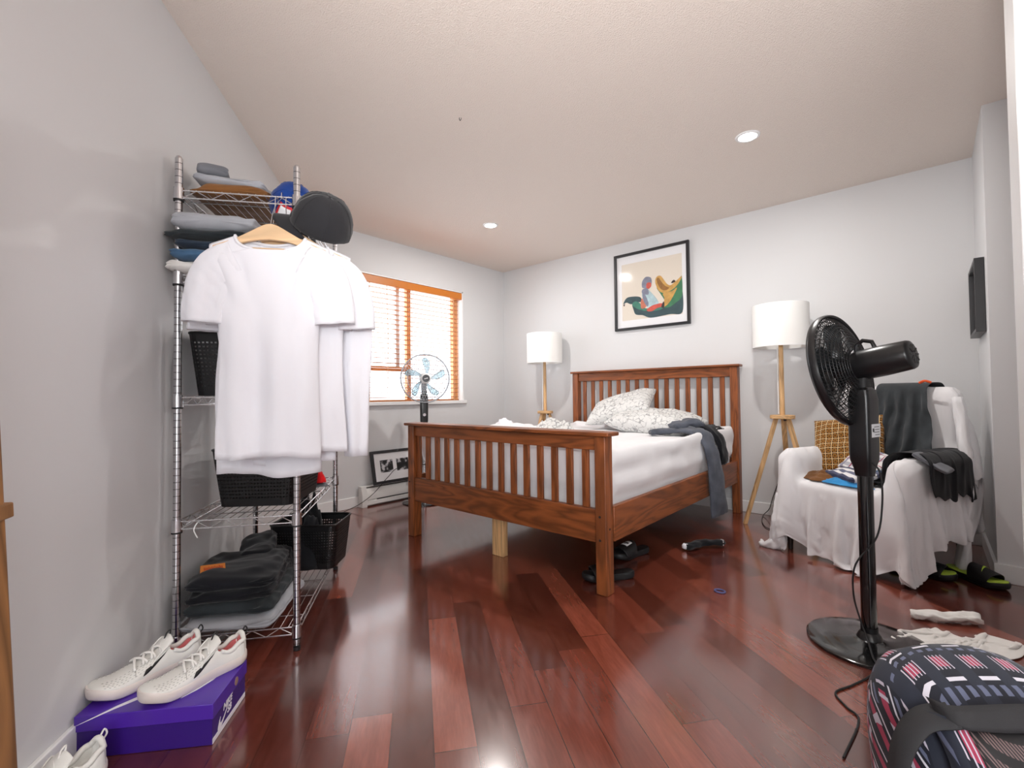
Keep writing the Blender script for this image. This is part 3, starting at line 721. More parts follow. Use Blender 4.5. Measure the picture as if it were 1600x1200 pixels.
def heap(name, m, loc, rx, ry, h, seed, rz=0, n=44, sharp=0.9, label=None, cat=None, group=None, lobes=0.18, parent=None, fold=3.0, flat=2.2):
    """loosely crumpled cloth: a low irregular mound with ridged folds"""
    mb = MB(); G = []
    m1 = n; m2 = 18
    for j in range(m2 + 1):
        r = []
        for i in range(m1):
            a = 2 * PI * i / m1; t = j / m2
            R = 1 + lobes * fbm(math.cos(a) * 1.3, math.sin(a) * 1.3, seed, 1.3) * 2 + lobes * 0.5 * fbm(math.cos(a) * 4, math.sin(a) * 4, seed + 5, 1)
            x = math.cos(a) * rx * t * R; y = math.sin(a) * ry * t * R
            rd = 1 - abs(fbm(x / rx * 1.2, y / ry * 1.2, seed * 1.7, fold * 0.5, 2)) * 2 * sharp
            rd2 = 1 - abs(fbm(x / rx * 2, y / ry * 2, seed * 2.3 + 4, fold * 0.6, 2)) * 2
            z = h * (1 - t ** flat) * max(0.12, 0.35 + 0.55 * rd + 0.15 * rd2)
            r.append((x, y, z + (0.0 if j < m2 else 0.0)))
        G.append(r)
    vs = [p for r in G for p in r]; fs = []
    for j in range(m2):
        for i in range(m1):
            i2 = (i + 1) % m1
            if j == 0: fs.append((m1 + i, m1 + i2, 0)) if i else fs.append((m1, m1 + 1, 0))
            else: fs.append((j * m1 + i, j * m1 + i2, (j + 1) * m1 + i2, (j + 1) * m1 + i))
    mb.add(vs, fs); base = [(p[0] * 0.98, p[1] * 0.98, 0.0) for p in G[-1]]
    o = mb.build(name, m, parent, angle=180, solid=0.003)
    bm = bmesh.new(); bm.from_mesh(o.data); bmesh.ops.delete(bm, geom=[v for v in bm.verts if not v.link_faces], context='VERTS'); bm.to_mesh(o.data); bm.free()
    o.location = loc; o.rotation_euler = (0, 0, rz)
    if label: tag(o, label, cat, group)
    return o
heap('duvet', F_sheet, (1.40, -1.45, 0.655), 0.34, 0.42, 0.10, 2, label='white crumpled duvet rising just above the footboard', cat='duvet', lobes=0.2)
heap('sheet_bundle', F_floral, (1.52, -1.08, 0.655), 0.20, 0.17, 0.135, 5, label='grey floral bedding bunched up behind the footboard', cat='bedding', sharp=0.8)
heap('sheet_bundle', F_white, (1.14, -1.25, 0.655), 0.10, 0.12, 0.13, 8, label='small white cloth bunched behind the footboard near its middle left', cat='bedding', sharp=0.6)
heap('dotted_cloth', F_dots, (2.47, -0.25, 0.662), 0.12, 0.10, 0.055, 12, rz=0.4, label='black dotted cloth on the mattress corner by the headboard', cat='cloth', sharp=0.4)

def garment_tube(mb, path, widths, thick, side, n=20, seed=0, wob=0.012, caps=True):
    """flattened tube along a path: trouser leg or sleeve. side = direction of the flat width"""
    P = [Vector(p) for p in path]; k = len(P); rings = []
    for i in range(k):
        t = (P[min(i + 1, k - 1)] - P[max(i - 1, 0)]).normalized()
        sd = Vector(side(i / (k - 1)) if callable(side) else side); sd = (sd - t * sd.dot(t)).normalized(); nn = t.cross(sd)
        w = widths[i] if isinstance(widths, (list, tuple)) else widths; th = thick[i] if isinstance(thick, (list, tuple)) else thick
        ring = []
        for j in range(n):
            a = 2 * PI * j / n; ca, sa = math.cos(a), math.sin(a)
            x = math.copysign(abs(ca) ** 0.8, ca) * w / 2; y = math.copysign(abs(sa) ** 0.8, sa) * th / 2
            dsp = wob * fbm(P[i].x * 2 + ca * 0.6, P[i].y * 2 + sa * .6, P[i].z * 2 + seed, 6.0, 3) + wob * 0.8 * math.sin(P[i].length * 0 + i * 0.9 + 3 * fbm(ca, sa, seed, 1.5)) * (0.35 + 0.3 * ca)
            ring.append(P[i] + sd * (x + ca * dsp * .5) + nn * (y + sa * dsp))
        rings.append(ring)
    return mb.loft(rings, caps, caps)
jn = thing('jeans', 'dark grey jeans draped over the right edge of the bed, one leg hanging down', 'jeans', (2.6, -0.75, 0.6))
off = Vector((2.582, -0.75, 0.592))
pth = bez([(2.20, -0.80, 0.668), (2.33, -0.70, 0.685), (2.46, -0.70, 0.69), (2.56, -0.74, 0.675), (2.615, -0.76, 0.60), (2.640, -0.755, 0.50), (2.655, -0.745, 0.36), (2.66, -0.73, 0.22), (2.662, -0.72, 0.11)], 5)
k = len(pth)
W_ = [lerp(0.11, 0.15, min(1, i / 12)) if i < 20 else lerp(0.13, 0.20, (i - 20) / (k - 20)) for i in range(k)]
garment_tube(MB(), [p - off for p in pth], W_, [0.036] * k, (0.25, 1, 0.1), seed=3, wob=0.012).build('leg', F_jgrey, jn, angle=180)
pth = bez([(2.36, -0.48, 0.70), (2.46, -0.50, 0.715), (2.55, -0.53, 0.69), (2.612, -0.53, 0.62), (2.632, -0.52, 0.53), (2.634, -0.515, 0.44)], 5); k = len(pth)
garment_tube(MB(), [p - off for p in pth], [lerp(.16, .10, i / k) for i in range(k)], [0.034] * k, (0.1, 1, 0), seed=8, wob=0.014).build('leg', F_jblk, jn, angle=180)
pth = bez([(2.30, -0.66, 0.70), (2.38, -0.57, 0.735), (2.47, -0.50, 0.72)], 6)
garment_tube(MB(), [p - off for p in pth], [0.2] * len(pth), [0.055] * len(pth), (0.7, -0.6, 0), seed=12, wob=0.02).build('waistband', F_jgrey, jn, angle=180)
# ------------------------------------------------------------------ tripod floor lamps
def make_lamp(label):
    t = thing('tripod_floor_lamp', label, 'floor lamp', (2.985, -0.235, 0), math.radians(-12), group='tripod floor lamps beside the bed')
    R, r = 0.186, 0.186
    MB().lathe([(R, 0), (R, 0.31), (R - .003, 0.31), (R - .003, 0), (R, 0)], 48, (0, 0, 1.303)).build('lamp_shade', F_shade, t)
    MB().lathe([(R + .0008, 0), (R + .0008, .006), (R - .004, .006), (R - .004, 0), (R + .0008, 0)], 48, (0, 0, 1.3025)).build('shade_rim', M_white, t)
    MB().cyl((0, 0, 0.80), (0, 0, 1.36), 0.0175, 0.015, 20).build('pole', P_z, t)
    MB().cyl((0, 0, 1.36), (0, 0, 1.40), 0.018).cyl((-R + .003, 0, 1.39), (R - .003, 0, 1.39), 0.002, n=6).cyl((0, -R + .003, 1.39), (0, R - .003, 1.39), 0.002, n=6).build('socket', M_white, t)
    MB().lathe([(0.0, 0), (0.028, 0.01), (0.034, 0.05), (0.026, 0.09), (0, 0.10)], 20, (0, 0, 1.40)).build('bulb', M_white, t)
    MB().lathe([(0.0, 0.775), (0.078, 0.775), (0.082, 0.779), (0.082, 0.799), (0.078, 0.803), (0, 0.803)], 32).build('hub', P_x, t)
    for k in range(3):
        a = math.radians(105 + 120 * k); d = Vector((math.cos(a), math.sin(a), 0)); e = Vector((-d.y, d.x, 0))
        top = d * 0.045 + Vector((0, 0, 0.776)); bot = d * 0.275
        ax = (top - bot).normalized(); nn = ax.cross(e)
        vs = []
        for P, w in ((bot, .0155), (top, .017)):
            for i, j in ((-1, -1), (1, -1), (1, 1), (-1, 1)):
                q = P + e * i * w + nn * j * 0.012
                q = q + ax * ((P.z - q.z) / ax.z); vs.append(q)
        MB().add(vs, [(0, 1, 2, 3), (7, 6, 5, 4), (0, 4, 5, 1), (1, 5, 6, 2), (2, 6, 7, 3), (3, 7, 4, 0)]).build('leg', P_z, t, bevel=0.003)
    MB().lathe([(0, 0), (0.010, 0), (0.010, -0.012), (0, -0.014)], 14, (0.03, -0.03, 0.775)).build('knob', M_blackm, t)
    return t
lampR = make_lamp('tripod floor lamp with a white drum shade, right of the headboard behind the armchair')
MB().tube(bez([(-0.022, -0.004, 1.30), (-0.023, -0.006, 1.05), (-0.024, -0.005, 0.81)], 4), 0.004, 6).build('cord', M_white, lampR)
pc_ = [Matrix.Rotation(math.radians(12), 3, 'Z') @ (Vector(p) - Vector((2.985, -.235, 0))) for p in ((2.93, -.03, .35), (2.86, -.03, .14), (2.84, -.05, .06), (2.80, -.07, .006), (2.85, -.30, .005), (2.93, -.44, .005), (3.05, -.40, .005))]
lampL = copy_tree(lampR); lampL.location = (0.775, -0.215, 0); lampL.rotation_euler = (0, 0, math.radians(35))
MB().tube(bez(pc_, 6), .0028, 6).build('power_cord', M_blackm, lampR)
lampL['label'] = 'tripod floor lamp with a white drum shade, in the corner left of the headboard'

# ------------------------------------------------------------------ fans
def fan_head(t, loc, yaw, tilt, R, wire_m, ring_m, blade_m, motor_m, nblade, nwire, motor_len, wire_r, cap_m, depth=0.075, spiral=0.35, mr=0.055):
    """cage, blades and motor; local axis +x is the blowing direction"""
    M4 = Matrix.Translation(loc) @ Matrix.Rotation(yaw, 4, 'Z') @ Matrix.Rotation(tilt, 4, 'Y')
    def prof(s, side):   # side +1 front, -1 back
        r = R * s; z = side * depth * (1 - s ** 3.0) if side > 0 else -depth * (1 - s ** 2.6)
        return r, z
    for side, nm in ((1, 'front_grille'), (-1, 'rear_grille')):
        mb = MB(); s0 = 0.2 if side > 0 else 0.30
        for k in range(nwire):
            a0 = 2 * PI * k / nwire; pts = []
            for i in range(9):
                s = s0 + (1 - s0) * i / 8; r, x = prof(s, side); a = a0 + side * spiral * (1 - s)
                pts.append((x, r * math.cos(a), r * math.sin(a)))
            mb.tube(pts, wire_r, 4, caps=False)
        for s in ((s0, 0.5, 0.72, 0.9) if nwire < 60 else [s0 + (1 - s0) * q / 11 for q in range(11)]):
            r, x = prof(s, side); mb.tube([(x, r * math.cos(2 * PI * i / 48), r * math.sin(2 * PI * i / 48)) for i in range(48)], wire_r * 1.3, 5, closed=True)
        mb.xf(M4).build(nm, wire_m, t, angle=180)
    MB().lathe([(R + .002, -0.016), (R + .006, -0.006), (R + .006, 0.006), (R + .002, 0.016), (R - .006, 0.012), (R - .006, -0.012), (R + .002, -0.016)], 72, (0, 0, 0), (1, 0, 0)).xf(M4).build('cage_ring', ring_m, t, angle=180)
    MB().lathe([(0, depth + .010), (R * .17, depth + .009), (R * .21, depth + .002), (R * .21, depth - .006), (0, depth - .006)], 36, (0, 0, 0), (1, 0, 0)).xf(M4).build('front_cap', cap_m, t)
    b0 = None
    hub = MB().lathe([(0, .03), (.03, .028), (.036, .0), (.036, -.03), (0, -.03)], 28, (0, 0, 0), (1, 0, 0)).xf(M4).build('blade_hub', motor_m, t)
    for k in range(nblade):
        G = []
        a0 = 2 * PI * k / nblade
        for i in range(11):
            s = i / 10; r = lerp(0.030, R * 0.86, s); w = (0.30 + 0.55 * math.sin(PI * min(1, s * 0.75 + 0.12)) ** 0.8) * (1.9 / nblade * 1.4)
            if s > .85: w *= 1 - ((s - .85) / .15) ** 2 * .5
            row = []
            for j in range(7):
                u = -0.5 + j / 6; a = a0 + u * w + 0.35 * s; x = -u * 0.048 * (1 - 0.25 * s) + 0.008 * math.cos(u * PI)
                row.append((x, r * math.cos(a), r * math.sin(a)))
            G.append(row)
        MB().grid(G).xf(M4).build('blade', blade_m, t, angle=180, solid=0.002)
    ml = motor_len
    mb = MB(); rings = []
    for x, r in ((-depth + .012, mr * .92), (-depth, mr), (-depth - ml * .5, mr), (-depth - ml * .93, mr * .93), (-depth - ml * .98, mr * .86), (-depth - ml, mr * .7)):
        rings.append([(x, math.cos(2 * PI * j / 36) * r, math.sin(2 * PI * j / 36) * r * (1.0)) for j in range(36)])
    mb.loft(rings).xf(M4).build('motor_housing', motor_m, t, angle=50)
    vb = MB()
    for j in range(10):
        a = 2 * PI * j / 10; vb.obox((-depth - ml - .001, math.cos(a) * mr * .42, math.sin(a) * mr * .42), (.002, 0, 0), (0, -math.sin(a) * .002, math.cos(a) * .002), (0, math.cos(a) * mr * .22, math.sin(a) * mr * .22))
    vb.xf(M4).build('motor_vent', M_slot, t, smooth=False)
    return M4
FX, FY = 3.602, -1.878
bf = thing('pedestal_fan', 'black pedestal fan standing on the floor in front of the white-draped armchair', 'fan', (FX, FY, 0))
MB().lathe([(0.0, 0.030), (0.030, 0.030), (0.034, 0.028), (0.06, 0.020), (0.12, 0.016), (0.198, 0.013), (0.206, 0.009), (0.206, 0.001), (0.0, 0.001)], 72).build('base', M_bgloss, bf, angle=60)
MB().lathe([(0.042, 0.026), (0.036, 0.040), (0.028, 0.05), (0.028, 0.07)], 36).build('base_collar', M_black, bf)
MB().cyl((0, 0, 0.03), (0, 0, 0.655), 0.0255, n=32).build('pole', M_bgloss, bf)
# upper column: rounded box that tapers into the pole
def rrect(w, d, r, z, n=6, yaw=0.0):
    out = []
    for cx, cy, a0 in ((w / 2 - r, d / 2 - r, 0), (-w / 2 + r, d / 2 - r, PI / 2), (-w / 2 + r, -d / 2 + r, PI), (w / 2 - r, -d / 2 + r, 3 * PI / 2)):
        for i in range(n):
            a = a0 + PI / 2 * i / (n - 1); x = cx + r * math.cos(a); y = cy + r * math.sin(a)
            out.append((x * math.cos(yaw) - y * math.sin(yaw), x * math.sin(yaw) + y * math.cos(yaw), z))
    return out
yw = math.radians(162)
MB().loft([rrect(.058, .056, .02, .645, yaw=yw), rrect(.062, .062, .018, .672, yaw=yw), rrect(.072, .090, .016, .705, yaw=yw), rrect(.074, .094, .014, .74, yaw=yw), rrect(.074, .094, .014, .94, yaw=yw), rrect(.066, .084, .016, .975, yaw=yw), rrect(.05, .06, .02, .985, yaw=yw)]).build('control_column', M_black, bf, angle=35)
MB().loft([rrect(.044, .05, .015, .98, yaw=yw), rrect(.044, .05, .015, 1.01, yaw=yw), rrect(.06, .055, .015, 1.03, yaw=yw), rrect(.05, .04, .012, 1.05, yaw=yw)]).build('tilt_joint', M_blackm, bf)
YAWF = math.radians(163)
fan_head(bf, Vector((0.070 * math.cos(YAWF), 0.070 * math.sin(YAWF), 1.058)), YAWF, math.radians(11), 0.222, M_black, M_black, mat('fan_blade_smoke', S(40, 44, 46), 0.25), M_black, 5, 84, 0.175, 0.0015, M_black, depth=0.062, spiral=0.45, mr=.058)
M_lab = mat('paper_label', S(222, 222, 224), 0.6)
# carrying handle on top of the motor
hd = Matrix.Rotation(YAWF, 4, 'Z')
MB().tube([hd @ Vector((0.0 + x, 0, 1.105 + z)) for x, z in ((0.02, 0.0), (0.018, .045), (-.005, .062), (-.035, .055), (-.045, .03), (-.045, .015))], 0.008, 8).build('handle', M_black, bf)
lb = Matrix.Rotation(yw, 4, 'Z')
cd_ = MB(); 
for a, b, h0, h1 in ((-.0385, -.0378, .80, .845),):
    MB().box(-.0378, -.0372, -.044, .026, .795, .845).xf(lb).build('rating_label', M_lab, bf, smooth=False)
    tb = MB()
    for k in range(4): tb.box(-.0380, -.0378, -.036 + .001 * k, .000 + .008 * (k % 2), .803 + .010 * k, .8055 + .010 * k)
    tb.box(-.0380, -.0378, .006, .020, .815, .829).xf(lb).build('label_print', M_slot, bf, smooth=False)
bc = bez([(0.028, -0.03, 0.70), (0.05, -0.042, 0.66), (0.052, -0.03, 0.55), (0.032, -0.026, 0.42), (-0.036, -0.02, 0.30), (-0.045, -0.015, 0.18), (-0.02, -0.03, 0.08), (0.0, -0.06, 0.036), (0.02, -0.15, 0.022), (0.035, -0.20, 0.018), (0.02, -0.26, 0.005), (-0.02, -0.36, 0.004), (-0.055, -0.44, 0.004), (-0.02, -0.50, 0.004), (0.015, -0.55, 0.004), (0.0, -0.75, 0.004)], 8)
MB().tube(bc, 0.0032, 6).build('power_cord', M_blackm, bf)

# clear-bladed fan by the window
M_ice = mat('clear_blade', S(196, 220, 228), 0.15, trans=0.55, spec=0.5)
GX, GY = 0.30, -1.43
wf = thing('pedestal_fan', 'white and clear-bladed pedestal fan standing between the bed and the window', 'fan', (GX, GY, 0))
MB().lathe([(0, .03), (.03, .03), (.06, .022), (.19, .012), (.2, .008), (.2, .001), (0, .001)], 48).build('base', M_bgloss, wf, angle=60)
MB().cyl((0, 0, .02), (0, 0, .74), 0.018, n=20).build('pole', M_chrome, wf)
ya = math.atan2(CAMY - GY, CAMX - GX) + 0.10
MB().loft([rrect(.05, .055, .015, .70, yaw=ya), rrect(.055, .07, .015, .74, yaw=ya), rrect(.055, .075, .015, .95, yaw=ya), rrect(.05, .065, .015, .99, yaw=ya)]).build('control_column', M_black, wf)
q = Matrix.Rotation(ya, 4, 'Z')
MB().lathe([(0, .004), (.014, .004), (.014, -.004), (0, -.004)], 20, q @ Vector((.0285, 0, .80)), q @ Vector((1, 0, 0))).build('control_knob', M_chrome, wf)
M_spk = mat('speckled_neck', S(120, 124, 128), 0.35, 0.3, vary=(160, 0.9))
MB().loft([rrect(.045, .05, .015, .99, yaw=ya), rrect(.045, .055, .015, 1.10, yaw=ya)]).build('neck', M_spk, wf)
wm = mat('silver_wire', S(206, 206, 210), 0.3, 0.4)
fan_head(wf, q @ Vector((.12, 0, 1.13)), ya, math.radians(2), 0.216, wm, mat('fan_ring_grey', S(176, 178, 184), .4), M_ice, M_white, 5, 48, 0.10, 0.0014, M_white, depth=0.06, spiral=0.5, mr=.05)
qq = Matrix.Translation(q @ Vector((.12, 0, 1.13))) @ Matrix.Rotation(ya, 4, 'Z') @ Matrix.Rotation(math.radians(2), 4, 'Y')
MB().lathe([(0, .0735), (.033, .0735), (.033, .069), (0, .069)], 30, (0, 0, 0), (1, 0, 0)).xf(qq).build('cap_disc', mat('dark_grey_disc', S(62, 64, 68), 0.3), wf)
MB().obox((.0745, 0, 0), (.0008, 0, 0), (0, .016, .004), (0, -.0012, .004)).xf(qq).build('cap_badge', M_lab, wf, smooth=False)
cb = [(-0.26, -0.12, 0.48)]
pc = bez([(GX + .03, GY, .72), (GX + 0.28, GY - 0.05, 0.42), (0.19, -1.62, 0.33), (0.115, -1.70, 0.24), (0.10, -1.83, 0.12), (0.115, -1.98, 0.05), (0.10, -2.12, 0.006), (0.35, -2.45, 0.005), (0.62, -2.68, 0.005), (0.85, -2.98, 0.006)], 8)
MB().tube([p - Vector((GX, GY, 0)) for p in pc], 0.003, 6).build('power_cord', M_blackm, wf)
# ------------------------------------------------------------------ wire shelving rack along the left wall
RS0, RS1, RN0, RN1 = 1.24, 2.10, 0.045, 0.460     # post centres along / off the wall
rack = thing('wire_shelving_rack', 'tall chrome wire shelving rack standing along the left wall', 'shelving', SN(0, 0), LANG)
m = mat('grooved_chrome', S(200, 200, 203), 0.2, 1.0); g = NG(m)
tc = [n for n in g.nt.nodes if n.type == 'TEX_COORD'][0]; sx = g.n('ShaderNodeSeparateXYZ'); g.link(tc.outputs['Object'], sx.inputs[0])
gr = g.m('LESS_THAN', g.m('FRACT', g.m('DIVIDE', sx.outputs[2], 0.0254)), 0.10)
bp = g.n('ShaderNodeBump'); bp.inputs['Strength'].default_value = 1.0; bp.inputs['Distance'].default_value = 0.002
g.link(g.m('SUBTRACT', 1.0, gr), bp.inputs['Height']); g.link(bp.outputs[0], g.b.inputs['Normal'])
g.link(g.mix(gr, S(200, 200, 203), S(120, 118, 118)), g.b.inputs['Base Color']); M_post = m
M_wire = mat('chrome_wire', S(214, 214, 216), 0.22, 0.9)
SHELF = [0.088, 0.515, 0.975, 1.435, 1.755]
posts = []
for (s, n_) in ((RS1, RN0), (RS1, RN1), (RS0, RN0), (RS0, RN1)):
    p = MB().cyl((s, n_, 0.022), (s, n_, 1.875), 0.0128, n=24).build('post', M_post, rack)
    MB().cyl((s, n_, 1.875), (s, n_, 1.884), 0.0122, 0.008, n=20).build('post_cap', M_chrome, p)
    MB().cyl((s, n_, 0.001), (s, n_, 0.014), 0.013, n=18).cyl((s, n_, 0.014), (s, n_, 0.022), 0.006, n=10).build('foot', M_blackm, p)
for zi, z in enumerate(SHELF):
    mb = MB(); r = 0.0026
    c = [(RS1, RN0), (RS1, RN1), (RS0, RN1), (RS0, RN0)]
    for k in range(4):
        (s0_, n0_), (s1_, n1_) = c[k], c[(k + 1) % 4]
        d = Vector((s1_ - s0_, n1_ - n0_, 0)); L = d.length; d.normalize(); a = Vector((s0_, n0_, 0)) + d * 0.012; b = Vector((s1_, n1_, 0)) - d * 0.012
        for dz in (0.0, -0.028):
            mb.cyl(a + Vector((0, 0, z + dz)), b + Vector((0, 0, z + dz)), r, n=6)
        kz = max(4, int(round((b - a).length / 0.05))); zz = []
        for i in range(kz + 1):
            zz.append(a.lerp(b, i / kz) + Vector((0, 0, z - (0.0 if i % 2 else 0.028))))
        mb.tube(zz, 0.0018, 5)
    # deck wires running along the shelf, on top of cross wires
    for i in range(1, 14):
        n_ = RN0 + (RN1 - RN0) * i / 14
        mb.cyl((RS0 - .002, n_, z + .003), (RS1 + .002, n_, z + .003), 0.0014, n=5)
    for s in (1.43, 1.62, 1.80, 1.99):
        mb.cyl((s, RN0, z - .002), (s, RN1, z - .002), 0.0024, n=6)
    sh = mb.build('wire_shelf', M_wire, rack, angle=60)
    for s, n_ in c:
        MB().lathe([(0.0132, 0), (0.0185, 0), (0.0170, 0.045), (0.0132, 0.045)], 20, (s, n_, z - .036)).build('corner_collar', M_chrome, sh)
        MB().lathe([(0.0134, 0), (0.0178, 0), (0.0178, 0.006), (0.0134, 0.006)], 20, (s, n_, z - .042)).build('collar_ring', M_blackm, sh)
tie = [SN(0, 0)] 
MB().tube(bez([(2.04, 0.145, 0.50), (2.09, 0.118, 0.512), (2.118, 0.110, 0.49), (2.114, 0.112, 0.472), (2.11, 0.118, 0.455)], 5), 0.0022, 5).build('cable_tie', M_white, rack)
RZ = LANG

# ------------------------------------------------------------------ woven plastic baskets
M_bask = mat('black_basket_plastic', S(14, 14, 16), 0.4)
def basket(label, w, d, h, loc, rz, nc=92, nr=16, holes=(2, 14), rot=None):
    t = thing('storage_basket', label, 'basket', loc, rz, 'black woven baskets on the rack')
    def pt(i, v):
        # rounded rectangle perimeter, narrower at the bottom
        k = 0.86 + 0.14 * v; W_, D_, r = w * k, d * k, 0.035
        per = 2 * (W_ + D_) - 8 * r + 2 * PI * r; u = (i / nc) % 1.0 * per
        segs = [(W_ - 2 * r, 0), (PI * r / 2, 1), (D_ - 2 * r, 0), (PI * r / 2, 1), (W_ - 2 * r, 0), (PI * r / 2, 1), (D_ - 2 * r, 0), (PI * r / 2, 1)]
        st = [((-W_ / 2 + r, -D_ / 2), 0), ((W_ / 2 - r, -D_ / 2 + r), -90), ((W_ / 2, -D_ / 2 + r), 90), ((W_ / 2 - r, D_ / 2 - r), 0), ((W_ / 2 - r, D_ / 2), 180), ((-W_ / 2 + r, D_ / 2 - r), 90), ((-W_ / 2, D_ / 2 - r), 270), ((-W_ / 2 + r, -D_ / 2 + r), 180)]
        for (L, kind), (p, a) in zip(segs, st):
            if u <= L + 1e-9:
                if kind == 0: return (p[0] + math.cos(math.radians(a)) * u, p[1] + math.sin(math.radians(a)) * u, v * h)
                an = math.radians(a) + u / r; return (p[0] + r * math.cos(an), p[1] + r * math.sin(an), v * h)
            u -= L
        return (-W_ / 2 + r, -D_ / 2, v * h)
    mb = MB()
    for j in range(nr):
        for i in range(nc):
            v0, v1 = j / nr, (j + 1) / nr
            q = [Vector(pt(i, v0)), Vector(pt(i + 1, v0)), Vector(pt(i + 1, v1)), Vector(pt(i, v1))]
            if holes[0] <= j < holes[1]:
                hu = .24; hv = .30
                inn = [q[0].lerp(q[1], a).lerp(q[3].lerp(q[2], a), b) for a, b in ((hu, hv), (1 - hu, hv), (1 - hu, 1 - hv), (hu, 1 - hv))]
                mb.add(q + inn, [(0, 1, 5, 4), (1, 2, 6, 5), (2, 3, 7, 6), (3, 0, 4, 7)])
            else: mb.add(q, [(0, 1, 2, 3)])
    mb.build('woven_wall', M_bask, t, smooth=False, solid=0.0035, fix=False)
    MB().add([Vector(pt(i, 0)) + Vector((0, 0, .002)) for i in range(nc)], [tuple(range(nc))]).build('basket_bottom', M_bask, t, smooth=False, solid=0.003)
    MB().tube([Vector(pt(i, 1)) for i in range(nc)], 0.0055, 6, closed=True).build('rim', M_bask, t)
    return t
b2 = basket('wide black woven basket on the second shelf of the rack from the bottom', 0.335, 0.40, 0.235, SN(1.755, 0.275, SHELF[1] + .0065), RZ + math.radians(0) + PI / 2, nc=100)
b2.rotation_euler = (0, 0, RZ + math.radians(-6) + PI / 2)
b1 = basket('black woven basket full of dark clothing on the lowest shelf of the rack', 0.34, 0.26, 0.225, SN(1.375, 0.365, SHELF[0] + .0065), 0, nc=84)
b1.rotation_euler = (0, 0, RZ + math.radians(80))
b3 = basket('black woven basket on the middle shelf of the rack, behind the white shirts', 0.36, 0.36, 0.25, SN(1.83, 0.215, SHELF[2] + .0065), 0, nc=88)
b3.rotation_euler = (0, 0, RZ + math.radians(88))
# their contents
def at_sn(o, s, n_, z, rz=0): o.location = SN(s, n_, z); o.rotation_euler = (0, 0, RZ + rz); return o
at_sn(heap('clothing_bundle', F_red, (0, 0, 0), 0.12, 0.09, 0.19, 21, label='bundle of red clothing in the basket behind the white shirts', cat='clothing', lobes=0.06, sharp=.5), 1.83, 0.215, SHELF[2] + .014)
at_sn(heap('clothing_bundle', F_black, (0, 0, 0), 0.135, 0.10, 0.40, 23, label='black clothing spilling from the basket on the lowest shelf', cat='clothing', lobes=0.06, sharp=.7), 1.39, 0.35, SHELF[0] + .014, .2)
at_sn(heap('clothing_bundle', F_black, (0, 0, 0), 0.12, 0.12, 0.19, 24, label='dark clothing inside the basket on the second shelf', cat='clothing', lobes=0.06), 1.755, 0.275, SHELF[1] + .014)
at_sn(heap('clothing_bundle', F_red, (0, 0, 0), 0.045, 0.055, 0.09, 29, label='bright red clothing sitting on the second shelf beside its basket', cat='clothing', lobes=0.12, sharp=1.0), 1.505, 0.405, SHELF[1] + .024)
at_sn(heap('clothing_bundle', F_mgrey, (0, 0, 0), 0.05, 0.07, 0.02, 30, label='flat grey clothing under the red clothing on the second shelf', cat='clothing', lobes=0.12), 1.505, 0.395, SHELF[1] + .0055)

# ------------------------------------------------------------------ folded clothes
def folded(name, label, cat, m, w, d, h, loc, rz, seed, group=None, plies=2, sag=0.0, tilt=(0, 0), droop=0.0, par=None):
    """folded garment: a soft slab with rounded edges and creases between its plies. w along local x, d along y"""
    nx_, nr_ = 26, 40; rings = []
    for i in range(nx_ + 1):
        u = -1 + 2 * i / nx_; x = u * w / 2; ring = []
        end = (1 - abs(u) ** 8) ** 0.5 if abs(u) < 1 else 0
        for j in range(nr_):
            a = 2 * PI * j / nr_; ca, sa = math.cos(a), math.sin(a)
            y = math.copysign(abs(ca) ** 0.45, ca) * d / 2; z = math.copysign(abs(sa) ** 0.75, sa) * h / 2
            cr = 1 - 0.07 * math.exp(-((abs(z) - h * 0.0) / (h * 0.08)) ** 2) * (abs(ca) > .5) * (plies > 1)
            if plies > 3: cr -= 0.05 * math.exp(-((abs(z) - h * 0.27) / (h * 0.06)) ** 2) * (abs(ca) > .5)
            y *= cr * (1 + 0.03 * fbm(x * 4, z * 20 + seed, seed, 1.2)) * (0.93 + 0.07 * end)
            zz = z * (0.25 + 0.75 * end) + h * (0.26 * fbm(x * 7 + seed, y * 7, seed * .7, 1.0, 3) + .16 * (1 - abs(fbm(x * 9 + seed, y * 14, z * 8, 1.0, 2)) * 3)) * (0.4 + 0.6 * (sa > 0)) - sag * (u * u) - droop * max(0, u) ** 2
            y += .005 * fbm(x * 22, z * 40 + seed, seed, 1, 2); xx = x * (1 + 0.05 * fbm(y * 8, z * 40, seed + 3, 1))
            ring.append((xx, y, zz + h / 2))
        rings.append(ring)
    o = MB().loft(rings).build(name, m, par, angle=180, sub=1)
    o.location = loc; o.rotation_euler = (tilt[0], tilt[1], rz)
    if par is None: tag(o, label, cat, group)
    return o
G5 = 'folded clothes on the top shelf'
z5 = SHELF[4] + .006; s_t = 1.82
folded('folded_trousers', 'folded brown trousers at the bottom of the pile on the top shelf', 'clothing', F_brown, 0.40, 0.30, 0.05, SN(1.86, 0.20, z5), RZ, 31, G5, 2)
folded('folded_trousers', 'folded light grey trousers on top of the brown ones on the top shelf', 'clothing', F_lgrey, 0.36, 0.27, 0.045, SN(1.87, 0.19, z5 + .049), RZ, 33, G5, 2, tilt=(-.10, 0))
folded('folded_trousers', 'rolled dark grey trouser end at the left of the top shelf pile', 'clothing', F_mgrey, 0.20, 0.11, 0.05, SN(1.94, 0.105, z5 + .093), RZ + .3, 35, G5, 2)
folded('folded_jeans', 'folded navy jeans behind the grey trousers on the top shelf', 'jeans', F_jnavy, 0.36, 0.25, 0.07, SN(1.56, 0.28, z5 + .045), RZ + .1, 37, G5, 2, tilt=(-.16, 0))
